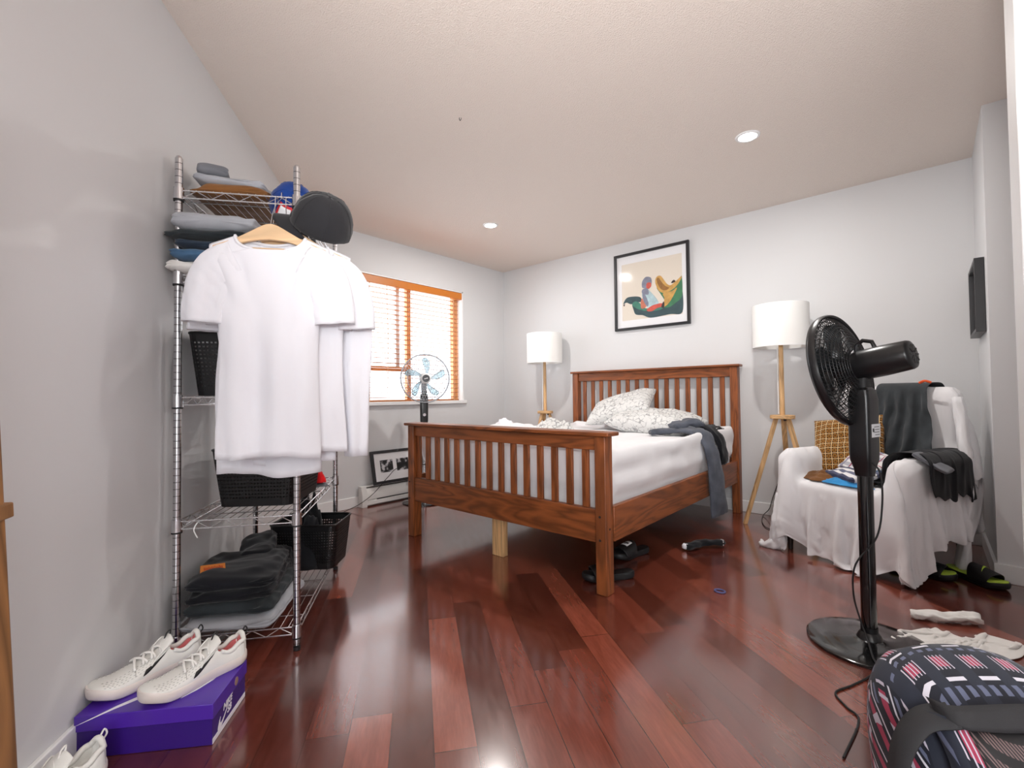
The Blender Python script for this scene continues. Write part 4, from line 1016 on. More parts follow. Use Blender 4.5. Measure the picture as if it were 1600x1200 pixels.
folded('folded_jeans', 'dark folded jeans lying under the navy ones on the top shelf', 'jeans', F_jblk, 0.40, 0.34, 0.045, SN(1.47, 0.23, z5), RZ, 38, G5, 2)
z4 = SHELF[3] + .006
for k, (m_, h_, nm, lb_) in enumerate(((F_off, .045, 'folded_trousers', 'folded off-white garment at the bottom of the pile on the second-highest shelf'), (F_jblue, .045, 'folded_jeans', 'folded blue jeans in the pile on the second-highest shelf, just above the off-white garment'),
                               (F_jnavy, .036, 'folded_jeans', 'folded dark navy jeans in the middle of the pile on the second-highest shelf'), (F_jgrn, .036, 'folded_jeans', 'folded dark patterned jeans right under the grey trousers on the second-highest shelf'),
                               (F_lgrey, .062, 'folded_trousers', 'rolled light grey trousers on top of the pile on the second-highest shelf'))):
    folded(nm, lb_, 'clothing' if 'tr' in nm else 'jeans', m_, 0.34, 0.30, h_, SN(1.97 + .01 * (k % 2), 0.163 + 0.010 * (k % 3), z4), RZ + .05 * (k % 3 - 1), 41 + k, 'folded clothes on the second-highest shelf'); z4 += h_ * .97
z1 = SHELF[0] + .006
for k, (m_, h_, w_, d_, s_, n_, lb_) in enumerate(((F_lgrey, .045, .44, .34, 1.90, .225, 'light grey trousers at the bottom of the pile on the lowest shelf'), (F_jgrn, .05, .42, .33, 1.88, .21, 'dark green jeans above the light grey trousers on the lowest shelf'),
                        (F_jblk, .05, .40, .31, 1.89, .20, 'black jeans in the middle of the pile on the lowest shelf'), (F_jblk, .055, .38, .32, 1.90, .20, 'black jeans with an orange leather patch on top of the pile on the lowest shelf'))):
    o = folded('folded_jeans', lb_, 'jeans', m_, w_, d_, h_, SN(s_, n_, z1), RZ + .06 * (k - 1), 51 + k, 'folded jeans on the lowest shelf', 4); z1 += h_ * .96
    if k == 3: topj = o
M_leather = mat('orange_leather', S(216, 128, 52), 0.6, bump=(300, .3, .0005))
# the patch with its stamped lettering lies on the top pair
PM_ = Matrix.Translation((0.085, -0.085, .066)) @ Matrix.Rotation(.22, 4, 'Y') @ Matrix.Rotation(-.12, 4, 'X') @ Matrix.Rotation(.25, 4, 'Z')
pt_ = MB().box(-.030, .030, -.042, .042, 0, .002).xf(PM_).build('leather_patch', M_leather, topj, bevel=.0006)
M_stamp = mat('red_stamp', S(176, 40, 26), 0.7); sb = MB()
rr = random.Random(5)
for k in range(13):
    y = -.030 + .005 * k; sb.box(-.018 + rr.random() * .008, .016 - rr.random() * .008, y, y + .0026, .002, .0023)
    if k % 2: x_ = -.012 + rr.random() * .018; sb.box(x_, x_ + .003, y - .004, y + .005, .0019, .0024)
sb.xf(PM_).build('stamped_lettering', M_stamp, pt_, smooth=False)
folded('folded_jeans', 'rolled black jeans at the back of the lowest shelf, left of its basket', 'jeans', F_jblk, 0.30, 0.15, 0.075, SN(1.66, 0.19, z1 - .055), RZ + .25, 61, 'folded jeans on the lowest shelf', 2, tilt=(0, .1))
folded('folded_jeans', 'black jeans under the rolled pair at the back of the lowest shelf', 'jeans', F_jblk, 0.26, 0.24, 0.14, SN(1.62, 0.20, SHELF[0] + .006), RZ + .1, 62, 'folded jeans on the lowest shelf', 4)

# ------------------------------------------------------------------ caps
def cap_thing(label, m, M4, brim_m=None, size=1.0, brim=True):
    t = thing('cap', label, 'cap'); t.matrix_world = M4
    G = []
    for i in range(33):
        a = 2 * PI * i / 32; r = []
        for j in range(13):
            b = j / 12 * PI / 2; R = 0.092 * size * math.cos(b) ** 0.7 if j < 12 else 0
            z = 0.115 * size * math.sin(b) ** 1.1
            dn = 0.006 * fbm(math.cos(a) * 2, math.sin(a) * 2, z * 12, 2.0)
            r.append(((R + dn) * math.cos(a) * 1.08, (R + dn) * math.sin(a), z))
        G.append(r)
    MB().grid(G).build('crown', m, t, angle=180, solid=0.002)
    MB().lathe([(0.008, 0), (0.007, .004), (0, .006)], 14, (0, 0, .113 * size)).build('button', m, t)
    sm = MB()
    for k in range(6):
        a = PI / 6 + k * PI / 3
        sm.tube([(0.0935 * size * math.cos(b) ** .7 * math.cos(a) * 1.08, 0.0935 * size * math.cos(b) ** .7 * math.sin(a), .1165 * size * math.sin(b) ** 1.1) for b in [q * PI / 2 / 10 for q in range(10)]], .0012, 4)
    sm.build('seam', m, t)
    if brim:
        G = []
        for i in range(17):
            a = -1.05 + 2.1 * i / 16; r = []
            for j in range(7):
                t_ = j / 6; x0 = .095 * math.cos(a) * 1.06; y0 = .094 * math.sin(a)
                r.append((x0 + (.070 * math.cos(a * .9)) * t_, y0 * (1 - .06 * t_), .004 - .030 * (y0 / .09) ** 2 - .012 * t_))
            G.append(r)
        MB().grid(G).build('brim', brim_m or m, t, angle=180, solid=0.003)
    return t
# black cap hung on the front right corner of the rack
camP = Vector((CAMX, CAMY, CAMZ))
def px_point(px, py, d):
    """a point given by its direction from the photographer's spot and its distance forward"""
    a = px - 800; b = 600 - py; cr, sr = math.cos(ROLL), math.sin(ROLL)
    X, V = (a * cr - b * sr) / 734.59, (a * sr + b * cr) / 734.59
    y = math.cos(PITCH) - V * math.sin(PITCH); z = math.sin(PITCH) + V * math.cos(PITCH)
    return camP + (RT * X + FW * y + UP * z) * d
# the black cap: crown pushed sideways over the post corner, opening towards the wall
cpos = SN(2.15, 0.56, 1.625)
M4 = Matrix.Translation(cpos) @ Matrix.Rotation(LANG, 4, 'Z') @ Matrix.Rotation(math.radians(-28), 4, 'X') @ Matrix.Rotation(math.radians(40), 4, 'Y') @ Matrix.Rotation(math.radians(300), 4, 'Z') 
cap_thing('black cap hanging from the upper right corner of the wire rack', F_cap, M4, size=1.14, brim=True)
M4 = Matrix.Translation(SN(1.98, 0.415, 1.755)) @ Matrix.Rotation(LANG + .3, 4, 'Z') @ Matrix.Rotation(math.radians(70), 4, 'Y')
bc_ = cap_thing('blue cap with a red and white front emblem, standing on the top shelf', F_blue, M4, size=0.95, brim=False)
# emblem: white badge with a red rim on the crown
M_red = mat('emblem_red', S(208, 48, 56), 0.7); M_emw = mat('emblem_white', S(235, 235, 238), 0.7)
def crown_patch(nm, m_, u0, u1, v0, v1, off, par):
    G = []
    for i in range(9):
        a = lerp(u0, u1, i / 8); r = []
        for j in range(6):
            b = lerp(v0, v1, j / 5) ; R = .0875 * math.cos(b) ** .7 + off; r.append((R * math.cos(a) * 1.08, R * math.sin(a), (.109) * math.sin(b) ** 1.1 + off * .5))
        G.append(r)
    return MB().grid(G).build(nm, m_, par, angle=180, solid=.0012)
for u in (-.45,):
    e_ = crown_patch('emblem', M_red, u - .40, u + .40, .25, .95, .004, bc_)
    crown_patch('emblem_centre', M_emw, u - .28, u + .28, .36, .84, .0055, e_)

# ------------------------------------------------------------------ hangers and white shirts
def tee(name, label, loc, rz, W2=0.235, L=0.74, seed=0, long_sleeve=False, flare=1.06, m=F_white, hem_tilt=0.0, sl=1.0):
    """shirt on a hanger; local x across the shoulders, -y is the front"""
    t = thing(name, label, 'shirt', loc, rz, 'white shirts on the rack')
    n = 96; K = 40; rings = []
    def slope(x): return -0.012 - 0.40 * max(0, abs(x) - 0.06)
    for k in range(K):
        ring = []
        for j in range(n):
            a = 2 * PI * j / n; ca, sa = math.cos(a), math.sin(a)
            if k == 0: hw, hd = 0.098, 0.050
            x = 0
            if k <= 6:      # neck to shoulder edge
                tt = k / 6
                hw = lerp(0.116, W2 - 0.022, tt); hd = lerp(0.034, 0.030, tt)
                x = math.copysign(abs(ca) ** lerp(1.0, 0.8, tt), ca) * hw; y = math.copysign(abs(sa) ** 0.9, sa) * hd
                dip = (-0.088 if sa < 0 else -0.045) * (abs(sa) ** 1.3) * (1 - tt) ** 1.0 - (0.075 * tt) * abs(sa) ** 0.8
                z = slope(x) + dip
                y *= (0.75 + .25 * tt)
            else:
                tt = (k - 6) / (K - 1 - 6)
                z0 = lerp(-0.085, -L, tt); arm = sstep(0, 0.22, tt)
                hw = lerp(W2 - .020, W2 - .046, arm) * lerp(1.0, flare, tt); hd = lerp(0.030, 0.030, sstep(0, .3, tt))
                x = math.copysign(abs(ca) ** 0.75, ca) * hw; y = math.copysign(abs(sa) ** 0.8, sa) * hd
                z = lerp(slope(x) - 0.075 * abs(sa) ** .8, z0, sstep(0, 0.16, tt)) if tt < .16 else z0
                # long vertical folds that open downwards
                f = sstep(0.05, 0.6, tt)
                ph = seed * 2.1 + 2.2 * fbm(seed, 0.3, x * 1.5, 1.0)
                yy = (0.014 * math.sin(x * 27 + ph + 1.3 * tt) + 0.007 * math.sin(x * 55 + 2.1 * ph)) * f
                yy += 0.010 * fbm(x * 9, seed, tt * 3, 1.0) * sstep(0, .2, tt)
                # drag lines from shoulder to chest
                yy += 0.008 * math.sin(abs(x) * 60 + tt * 26) * math.exp(-((tt - .14) / .10) ** 2) * (abs(x) > .07)
                y += yy; x += 0.006 * math.sin(tt * 7 + seed) * ca + 0.05 * hem_tilt * tt
                z += 0.008 * math.sin(x * 20 + seed) * tt + hem_tilt * x * 0.25 * tt
            ring.append((x, y, z))
        rings.append(ring)
    vs = MB(); vs.loft(rings, False, False)
    # hem band
    vs.build('shirt_body', m, t, angle=180, solid=0.0016, fix=False)
    hb = [Vector(p) for p in rings[0]]
    MB().tube(hb, 0.0062, 6, closed=True).build('collar', m, t, angle=180)
    for s in (-1, 1):
        if long_sleeve: path = bez([(s * (W2 - .105), 0, -0.118), (s * (W2 - .05), 0, -0.142), (s * (W2 + .0), 0.004, -0.195), (s * (W2 + .02), .0, -0.36), (s * (W2 + .02), -.004, -0.56), (s * (W2 + .022), 0, -0.82)], 7)
        else: path = bez([(s * (W2 - .105), 0, -0.118), (s * (W2 - .06), 0, -0.142), (s * (W2 - .022), 0.0, -0.195), (s * (W2 - .002), 0.0, -0.275), (s * (W2 + .004), 0.0, -0.345)], 6)
        if long_sleeve and s < 0: path = [Vector((p.x * (1 - .62 * i_ / len(path)), p.y, p.z)) for i_, p in enumerate(path)]
        k_ = len(path); ws = [lerp(0.13, .155, min(1, 3 * i / k_)) if i < k_ / 3 else lerp(0.155, 0.14 if not long_sleeve else 0.088, (i / (k_ - 1) - .33) / .67) for i in range(k_)]
        rings_ = []
        for i, p in enumerate(path):
            tn = (path[min(i + 1, k_ - 1)] - path[max(i - 1, 0)]).normalized(); sd = Vector((-tn.z, 0, tn.x)) * 1.0; rr_ = []
            for j in range(36):
                a = 2 * PI * j / 36; ca, sa = math.cos(a), math.sin(a)
                w = ws[i] / 2; th = lerp(0.026, 0.030, i / k_)
                d_ = 0.007 * math.sin(ca * 5 + seed + s) * (i / k_) + 0.006 * fbm(ca * 2, sa * 2, i * .35 + seed, 1.5)
                rr_.append(p + sd * (ca * w) + Vector((0, 1, 0)) * (math.copysign(abs(sa) ** .8, sa) * th + d_))
            rings_.append(rr_)
        sb_ = MB().loft(rings_, False, False); sb_.build('sleeve', m, t, angle=180, solid=0.0016, fix=False)
        MB().tube([p for p in rings_[-2]], 0.0012, 4, closed=True).build('sleeve_hem', m, t, angle=180)
    MB().tube([Vector(p) for p in rings[-2]], 0.0012, 4, closed=True).build('hem_seam', m, t, angle=180)
    return t
def hanger(label, loc, rz, back=.1):
    t = thing('wooden_hanger', label, 'hanger', loc, rz, 'wooden hangers on the rack')
    top = []; bot = []
    N = 24
    for i in range(N + 1):
        x = lerp(0, 0.188, i / N)
        zt = -0.004 - 0.40 * max(0, x - 0.035) ** 1.0 * sstep(0.0, 0.12, x) + 0.026 * math.exp(-(x / 0.045) ** 2)
        th = lerp(0.040, 0.018, sstep(0, 0.18, x)); top.append((x, zt)); bot.append((x, zt - th - 0.018 * math.exp(-(x / .05) ** 2)))
    poly = [(-x, z) for x, z in reversed(top)] + top[1:] + list(reversed(bot)) + [(-x, z) for x, z in bot[1:]]
    MB().prism(poly, (0, -.007, -0.018), (1, 0, 0), (0, 0, 1), (0, .014, 0)).build('hanger_body', H_w, t, bevel=0.003)
    MB().cyl((-.165, 0, -.088), (.165, 0, -.088), 0.005, n=10).build('trouser_bar', H_w, t)
    hk = [(0, 0, 0.0), (0, back * .15, .05), (0, back * .5, .11), (0, back - .018, .150)] + [(0.0, back + .018 * -math.cos(a), .163 + .018 * math.sin(a)) for a in [q * PI / 6 for q in range(1, 8)]]
    MB().tube(bez(hk, 3), 0.0016, 6).build('hook', M_chrome, t)
    return t
def face(dr): return LANG + PI / 2 + dr
# along the wall, off the wall, height, turn, half width, length, seed
HS = [(2.250, 0.408, 1.580, 0.00, .214, .82, 1.0, False, 'white t-shirt hanging foremost on the rack, facing the camera', .98, -.1),
      (2.150, 0.385, 1.565, -.05, .216, .88, 4.0, False, 'white t-shirt hanging behind the two foremost ones, its hem showing at the lower left', 1.10, -.12),
      (2.200, 0.475, 1.572, .10, .214, .81, 7.0, False, 'white t-shirt hanging second on the rack, showing right of the foremost one', 1.0, .2),
      (2.128, 0.425, 1.560, .04, .236, .84, 11.0, True, 'long-sleeved white shirt hanging rearmost, its sleeve straight down at the far right', 1.0, 0)]
HN = ('foremost white t-shirt', 'white t-shirt third from the front', 'second white t-shirt, just right of the foremost one', 'long-sleeved white shirt')
for i, (s, n_, z, dr, W2, L, sd_, ls, lab, fl, ht_) in enumerate(HS):
    tee('long_sleeve_shirt' if ls else 't_shirt', lab, SN(s, n_, z), face(dr), W2, L, sd_, ls, fl, hem_tilt=ht_)
    hanger('pale wooden hanger carrying the ' + HN[i], SN(s, n_, z + .010), face(dr), s - RS1)
# small hook in the ceiling
hk_ = MB().tube([(0, 0, 0), (0, 0, -.010), (.006, 0, -.018), (.013, 0, -.014), (.014, 0, -.006)], .0018, 6).build('ceiling_hook', M_slot, None, loc=(1.964, -2.478, HC))
tag(hk_, 'tiny dark hook screwed into the ceiling above the foot of the bed', 'hook')
# ------------------------------------------------------------------ armchair in the corner
CH_O = Vector((3.10, -0.83, 0)); CH_R = math.radians(-25)
CHX = Vector((math.cos(CH_R), math.sin(CH_R), 0)); CHY = Vector((-math.sin(CH_R), math.cos(CH_R), 0))
def CP(a, b, z=0.0): p = CH_O + CHX * a + CHY * b; return Vector((p.x, p.y, z))
ac = thing('armchair', 'grey upholstered armchair mostly hidden under white sheets, standing in the right corner', 'armchair', CH_O, CH_R)
M_uph = fabric('grey_upholstery', S(84, 84, 88)); M_dleg = mat('dark_leg_wood', S(40, 26, 22), 0.4)
MB().box(0.07, 0.59, 0.0, 0.55, 0.20, 0.33).build('seat_base', M_uph, ac, bevel=0.02)
MB().box(0.085, 0.575, -0.01, 0.52, 0.33, 0.43).build('seat_cushion', M_uph, ac, bevel=0.035, segs=4)
for a in (-0.025, 0.575): MB().box(a, a + 0.11, 0.0, 0.57, 0.17, 0.605).build('armrest', M_uph, ac, bevel=0.04, segs=4)
MB().box(0.03, 0.63, 0.53, 0.64, 0.20, 0.975).build('backrest', M_uph, ac, bevel=0.05, segs=4)
for a, b in ((0.02, 0.03), (0.64, 0.03), (0.05, 0.60), (0.61, 0.60)): MB().cyl((a, b, 0.001), (a, b, 0.20), 0.014, 0.022, n=14).build('leg', M_dleg, ac)
def sd_chair(X, pad=0.0):
    d = sd_rbox(X, (.33, .265, .32), (.26 + pad, .275 + pad, .11 + pad), .03)
    for a in (.03, .63): d = np.minimum(d, sd_rbox(X, (a, .285, .39), (.055 + pad, .29 + pad, .215 + pad), .045))
    d = np.minimum(d, sd_rbox(X, (.33, .585, .58), (.30 + pad, .058 + pad, .395 + pad), .05))
    d = np.minimum(d, X[:, 2])
    wx = CH_O.x + CHX.x * X[:, 0] + CHY.x * X[:, 1]; wy = CH_O.y + CHX.y * X[:, 0] + CHY.y * X[:, 1]
    return np.minimum(d, np.minimum(4.015 - wx, -0.02 - wy))
def Hc(a, b):
    a_ = a + .33; b_ = b + .31
    h = .44 + .175 * max(1 - sstep(.07, .125, a_), sstep(.535, .59, a_))
    return max(h, .44 + .55 * sstep(.44, .53, b_))
def dropf(cx, cy, p, q):
    if q < -.62 and abs(p) < .75: return .25 + .04 * (p + 1) + .035 * math.sin(p * 7)
    if q > .62: return .42
    return .20 if p < 0 else .25
nx, ny = 92, 92
P0 = sheet_start(nx, ny, .37, .345, 0, dropf, .62, .62, Hc)
P0[..., 0] += .33; P0[..., 1] += .31; P0[..., 2] += .02
rng = np.random.RandomState(11); P0 += 0.004 * rng.randn(nx, ny, 3)
# ragged flare so the hanging cloth opens into folds
ii = np.arange(nx)[:, None] / (nx - 1) * 2 - 1; jj = np.arange(ny)[None, :] / (ny - 1) * 2 - 1
o_ = np.clip((np.maximum(abs(ii), abs(jj)) - .62) / .38, 0, 1); ang = np.arctan2(jj, ii)
fl = o_ * (.02 + .03 * np.sin(ang * 11 + 1) + .02 * np.sin(ang * 23))
P0[..., 0] += fl * np.cos(ang); P0[..., 1] += fl * np.sin(ang)
rest = P0 * 1.0; rest = rest * np.array([1.07, 1.07, 1.07])
pins = np.zeros((nx, ny), bool)
for i in range(2, nx - 2):
    for j in range(2, ny - 2):
        if abs(ii[i, 0]) < .60 and abs(jj[0, j]) < .60 and i % 7 == 3 and j % 7 == 3: pins[i, j] = True
d_ = sd_chair(P0.reshape(-1, 3)).reshape(nx, ny); P0[..., 2] -= np.where(pins, np.clip(d_ - .013, -.03, .05), 0)
P1 = relax_cloth(P0, lambda X: sd_chair(X, .004), steps=130, iters=7, fric=.6, thick=.011, rest=rest, bend=.22, pins=pins)
sh = thing('white_sheet', 'white sheet draped over the whole armchair, hanging in folds at the front', 'sheet', CH_O, CH_R)
npgrid(MB(), P1).build('draped_cloth', F_sheet, sh, angle=180, solid=.0015, sub=1)
# twisted corner reaching the floor at the left front leg, long corner at the right rear
garment_tube(MB(), bez([(.03, -.035, .34), (.01, -.055, .22), (.0, -.06, .11), (-.005, -.055, .045), (-.06, -.07, .018), (-.11, -.075, .016)], 6), [.10, .10, .09, .09, .08, .075, .07, .07, .07, .07, .07, .075, .08, .085, .09, .09, .09, .09, .09, .085, .08, .075, .07, .06, .055, .05, .045, .04, .035, .03, .02], [.05] * 14 + [.045] * 8 + [.03] * 9, lambda t: (1, -.2 + t, 0), seed=4, wob=.016).build('sheet_corner', F_sheet, sh, angle=180)
garment_tube(MB(), bez([(.645, .53, .93), (.685, .49, .70), (.70, .47, .50), (.69, .46, .25), (.675, .45, .02)], 7), [.05 + .035 * min(1, i / 10) for i in range(29)], [.045] * 29, (.6, -.8, 0), seed=7, wob=.012).build('sheet_corner', F_sheet, sh, angle=180)

def sd_pad(X): return sd_chair(X, .026)
def draped(name, label, cat, m, G, steps, rest_k=1.05, fric=.7, seed=1, sdf=sd_pad, th=.008):
    rg = np.random.RandomState(seed); P = np.array(G, float); P += rg.randn(*P.shape) * .003
    Q = relax_cloth(P, sdf, steps=steps, iters=6, fric=fric, thick=th, rest=np.array(G, float) * rest_k, bend=.12)
    if name == 'jacket':
        Q[..., 1] -= np.where(Q[..., 1] < .50, .075 * np.clip((.93 - Q[..., 2]) / .35, 0, 1), 0)
        for i in range(Q.shape[0]):
            for j in range(Q.shape[1]):
                f_ = sstep(0, .12, abs(Q[i, j, 2] - .99)) if Q[i, j, 1] < .52 else 0
                Q[i, j, 1] -= f_ * (.016 * math.sin(i * .85 + 1.5 * fbm(i * .1, j * .08, 2.0) * 3) + .010)
        a_ = np.linspace(-1, 1, Q.shape[0])[:, None]; Q[..., 0] += np.where(Q[..., 1] < .5, a_ * .05 * np.clip((.95 - Q[..., 2]) / .3, -.3, 1), 0)
    t = npgrid(MB(), Q).build(name, m, None, angle=180, solid=.003, sub=1)
    t.location = CH_O; t.rotation_euler = (0, 0, CH_R)
    return tag(t, label, cat)
# charcoal jacket over the top of the backrest
G = []
for i in range(34):
    a = .27 + .26 * i / 33; r = []
    for j in range(52):
        u = j / 51 * .78
        fan = 1 + .25 * max(0, .35 - u)
        aa = .40 + (a - .40) * fan + (.05 * math.sin(i * .9) * 0)
        if u < .38: q = (aa - .03 * (1 - u / .38), .495 - .012 * math.sin(i * .8), .99 - (.38 - u))
        elif u < .54: q = (aa, .495 + (u - .38), 1.005 + .01 * math.sin(i * .8))
        else: q = (aa, .662, .99 - (u - .54))
        r.append(q)
    G.append(r)
draped('jacket', 'charcoal jacket hung over the top left of the sheet-covered armchair', 'jacket', F_char, G, 70, 1.06, .75, 5, th=.016)
# black hoodie lying over the right armrest
G = []
for i in range(48):
    r = []
    for j in range(40):
        a = .40 + .42 * i / 47; b = .10 + .36 * j / 39
        z = .66 if a < .70 else .66 - (a - .70) * .9
        r.append((min(a, .74 + (a - .74) * .2) if a > .74 else a, b + .03 * math.sin(i * .3), z + .012 * math.sin(i * .55 + j * .3) + .01 * math.sin(j * .7)))
    G.append(r)
draped('hoodie', 'black hoodie lying over the right armrest of the sheet-covered armchair', 'hoodie', F_black, G, 90, 1.12, .8, 6, th=.022)
tg = MB().tube(bez([(.515, .45, .985), (.545, .44, .995), (.57, .45, .985)], 4), .007, 6).build('orange_tag', mat('orange_cloth', S(232, 92, 40), .7), None)
tg.location = CH_O; tg.rotation_euler = (0, 0, CH_R); tg.name = 'strap'; tag(tg, 'small orange strap on top of the armchair between jacket and sheet', 'strap'); tg.location.z = .03
for nm, lb_, m_, w, d, h, a, b, z, r_, sd_, ti in (
        ('folded_shirt', 'striped navy and white shirt folded on the armchair seat', F_stripe, .25, .17, .045, .345, .12, .482, -.45, 72, (.22, .05)),
        ('folded_shirt', 'white plaid shirt with thin red lines folded on the armchair seat', F_plaid, .25, .20, .045, .345, .27, .535, -.25, 73, (.50, .08)),
        ('folded_jeans', 'blue denim folded beside the plaid shirt on the armchair seat', F_jblue, .12, .14, .04, .485, .22, .49, .1, 75, (0, 0)),
        ('folded_shirt', 'grey folded cloth sticking out under the black hoodie', F_mgrey, .16, .12, .025, .70, .14, .60, .2, 76, (0, .55))):
    o = folded(nm, lb_, 'jeans' if 'jeans' in nm else 'clothing', m_, w, d, h, CP(a, b, z), CH_R + r_, sd_, 'clothes on the armchair', 2, tilt=ti)
heap('brown_trousers', F_brown, CP(.235, .13, .452), .19, .12, .055, 71, CH_R + .2, label='brown trousers spread on the armchair seat under the cushion', cat='clothing', group='clothes on the armchair', sharp=.7, lobes=.15)
heap('blue_garment', F_sky, CP(.35, .035, .452), .14, .045, .035, 74, CH_R - .1, label='sky blue cloth lying at the front of the armchair seat', cat='clothing', group='clothes on the armchair', sharp=.8, lobes=.12)
pillow('cushion', 'square brown cushion with a retro grid pattern leaning in the armchair', F_retro, .40, .40, .11, CP(.185, .345, .635), (62, -8, -25 + 14), 15, 'cushion')

# ------------------------------------------------------------------ slides and slippers
M_lime = mat('lime_foam', S(186, 214, 74), 0.6); M_sole = mat('black_rubber', S(22, 22, 24), 0.5)
def swoosh_pts():
    """tick mark: long tapering tail, thick hooked belly"""
    top = [(1.0, .62), (.8, .44), (.6, .29), (.42, .19), (.30, .17), (.235, .22), (.23, .31), (.27, .42)]
    bot = [(.27, .42), (.17, .31), (.08, .17), (.04, .06), (.07, -.03), (.16, -.05), (.30, .0), (.55, .17), (.8, .39), (1.0, .62)]
    return top + bot[1:-1]
def sole_outline(t, L, wf=.050, wh=.035):
    if t < 0 or t > 1: return 0
    w = lerp(wh, wf, sstep(.25, .72, t)) * (1 - .10 * math.exp(-((t - .42) / .14) ** 2))
    e0 = math.sqrt(max(0, 1 - ((.13 - t) / .13) ** 2)) if t < .13 else 1
    e1 = math.sqrt(max(0, 1 - ((t - .80) / .20) ** 2)) if t > .80 else 1
    return w * min(e0, e1)
def outline(L, k=1.0, n=24, **kw):
    ts = [0.5 - 0.5 * math.cos(PI * i / n) for i in range(n + 1)]
    up = [(t * L, sole_outline(t, L, **kw) * k) for t in ts]; dn = [(t * L, -sole_outline(t, L, **kw) * k) for t in reversed(ts[1:-1])]
    return up + dn
def slide(label, loc, rz, foam, strap_m, badge, L=.285, group='slides on the floor', roll=0):
    t = thing('slide_sandal', label, 'sandal', loc, rz, group)
    if roll: t.rotation_euler = (roll, 0, rz)
    O = outline(L); cz = lambda x: .012 * sstep(.75, 1, x / L) + .006 * sstep(.25, 0, x / L)
    ring = lambda k, z: [((x - L / 2) * (k * .5 + .5) + L / 2, y * k, z + cz(x)) for x, y in O]
    MB().loft([ring(.96, .001), ring(1.0, .006), ring(1.02, .022), ring(.98, .028)]).build('sole', M_sole, t, angle=50)
    MB().loft([ring(.93, .0275), ring(.93, .0315), ring(.90, .033)]).build('footbed', foam, t, angle=50)
    G = []
    for i in range(13):
        u = i / 12; r = []
        for j in range(21):
            a = PI * j / 20; x = lerp(.47, .80, u) * L; w = sole_outline(x / L, L) * 1.04
            h = lerp(.062, .040, u) + .01; xx = x + (.018 * math.sin(a) if u > .5 else -.008 * math.sin(a)) * abs(u - .5) * 2
            r.append((xx, w * math.cos(a) * (1 if abs(math.cos(a)) < .99 else 1), .018 + h * math.sin(a) ** .75))
        G.append(r)
    sp = MB().grid(G).build('strap', strap_m, t, angle=180, solid=.005, sub=1)
    P = swoosh_pts()
    def on(u, v):   # u across the arch 0..1, v along the strap 0..1
        a = PI * u; x = lerp(.47, .80, v) * L; w = sole_outline(x / L, L) * 1.04; h = lerp(.062, .040, v) + .01
        return Vector((x, (w + .0045) * math.cos(a), .0225 + h * math.sin(a) ** .75))
    if badge == 'tick':
        # strips of the tick laid over the arch
        up = [(q[0], q[1]) for q in P[:8]]; k = 18; Gs = []
        for i in range(k + 1):
            s = i / k; x = lerp(.05, 1.0, s)
            lo = lerp(-.04, .62, max(0, (x - .12) / .88) ** 1.25); hi = lerp(.30, .62, sstep(.12, 1, x)) if x > .25 else lerp(.05, .36, (x - .05) / .2)
            if x > .25: hi = lo + .24 * (1 - (x - .25) / .75) ** .9
            Gs.append([on(.10 + x * .62, .20 + lo * .8), on(.10 + x * .62, .20 + (lo + hi) / 2 * .8), on(.10 + x * .62, .20 + hi * .8)])
        MB().grid(Gs).build('tick_mark', foam, sp, angle=180, solid=.001)
    else:
        MB().grid([[on(lerp(.36, .66, i / 8), lerp(.22, .72, j / 4)) for j in range(5)] for i in range(9)]).build('strap_badge', M_emw, sp, angle=180, solid=.001)
        MB().grid([[on(lerp(.42, .60, i / 8) , lerp(.40 + .08 * i / 8, .52 + .06 * i / 8, j / 2)) + Vector((0, 0, .0012)) for j in range(3)] for i in range(9)]).build('badge_mark', M_sole, sp, angle=180, solid=.001)
    return t
slide('black slide with lime footbed and tick mark, under the hanging sheet by the fan pole', (3.605, -.80, .001), math.radians(-14), M_lime, M_sole, 'tick')
slide('black slide with lime footbed and tick mark, nearest the wall column', (3.845, -.69, .001), math.radians(-42), M_lime, M_sole, 'tick')
slide('black slide with a white badge lying just behind the right foot post of the bed', (2.60, -1.84, .001), math.radians(-128), M_sole, M_sole, 'badge')
slide('black slide with a white badge lying further under the bed', (2.475, -1.42, .001), math.radians(-105), M_sole, M_sole, 'badge')

# rolled pair of socks, hair band
sk = thing('sock_pair', 'rolled pair of black socks with a white edge, on the floor right of the bed', 'socks', (2.72, -1.13, 0))
garment_tube(MB(), bez([(-.075, -.13, .026), (-.045, -.085, .028), (-.03, -.03, .03), (.0, .01, .032), (.05, .05, .032), (.075, .10, .028)], 5), [.03, .05, .055, .055, .055, .05] + [.055] * 14 + [.06] * 4 + [.06, .05], [.035] * 26, (.8, -.5, 0), seed=2, wob=.008).build('sock', F_black, sk, angle=180)
garment_tube(MB(), [(-.082, -.142, .026), (-.075, -.13, .027), (-.068, -.118, .027)], [.018, .034, .036], [.02, .036, .037], (.8, -.5, 0), seed=2, wob=.002).build('toe_edge', F_white, sk, angle=180)
MB().obox((.083, .072, .034), (.010, -.006, 0), (.0009, .0014, 0), (0, 0, .018)).build('paper_band', M_lab, sk, smooth=False)
hb = MB().tube([(.024 * math.cos(2 * PI * i / 28), .019 * math.sin(2 * PI * i / 28), .005) for i in range(28)], .004, 8, closed=True).build('hair_band', mat('blue_elastic', S(86, 92, 140), .7), None, loc=(3.009, -1.748, 0))
tag(hb, 'small blue hair band lying on the open floor in the middle', 'hair band')

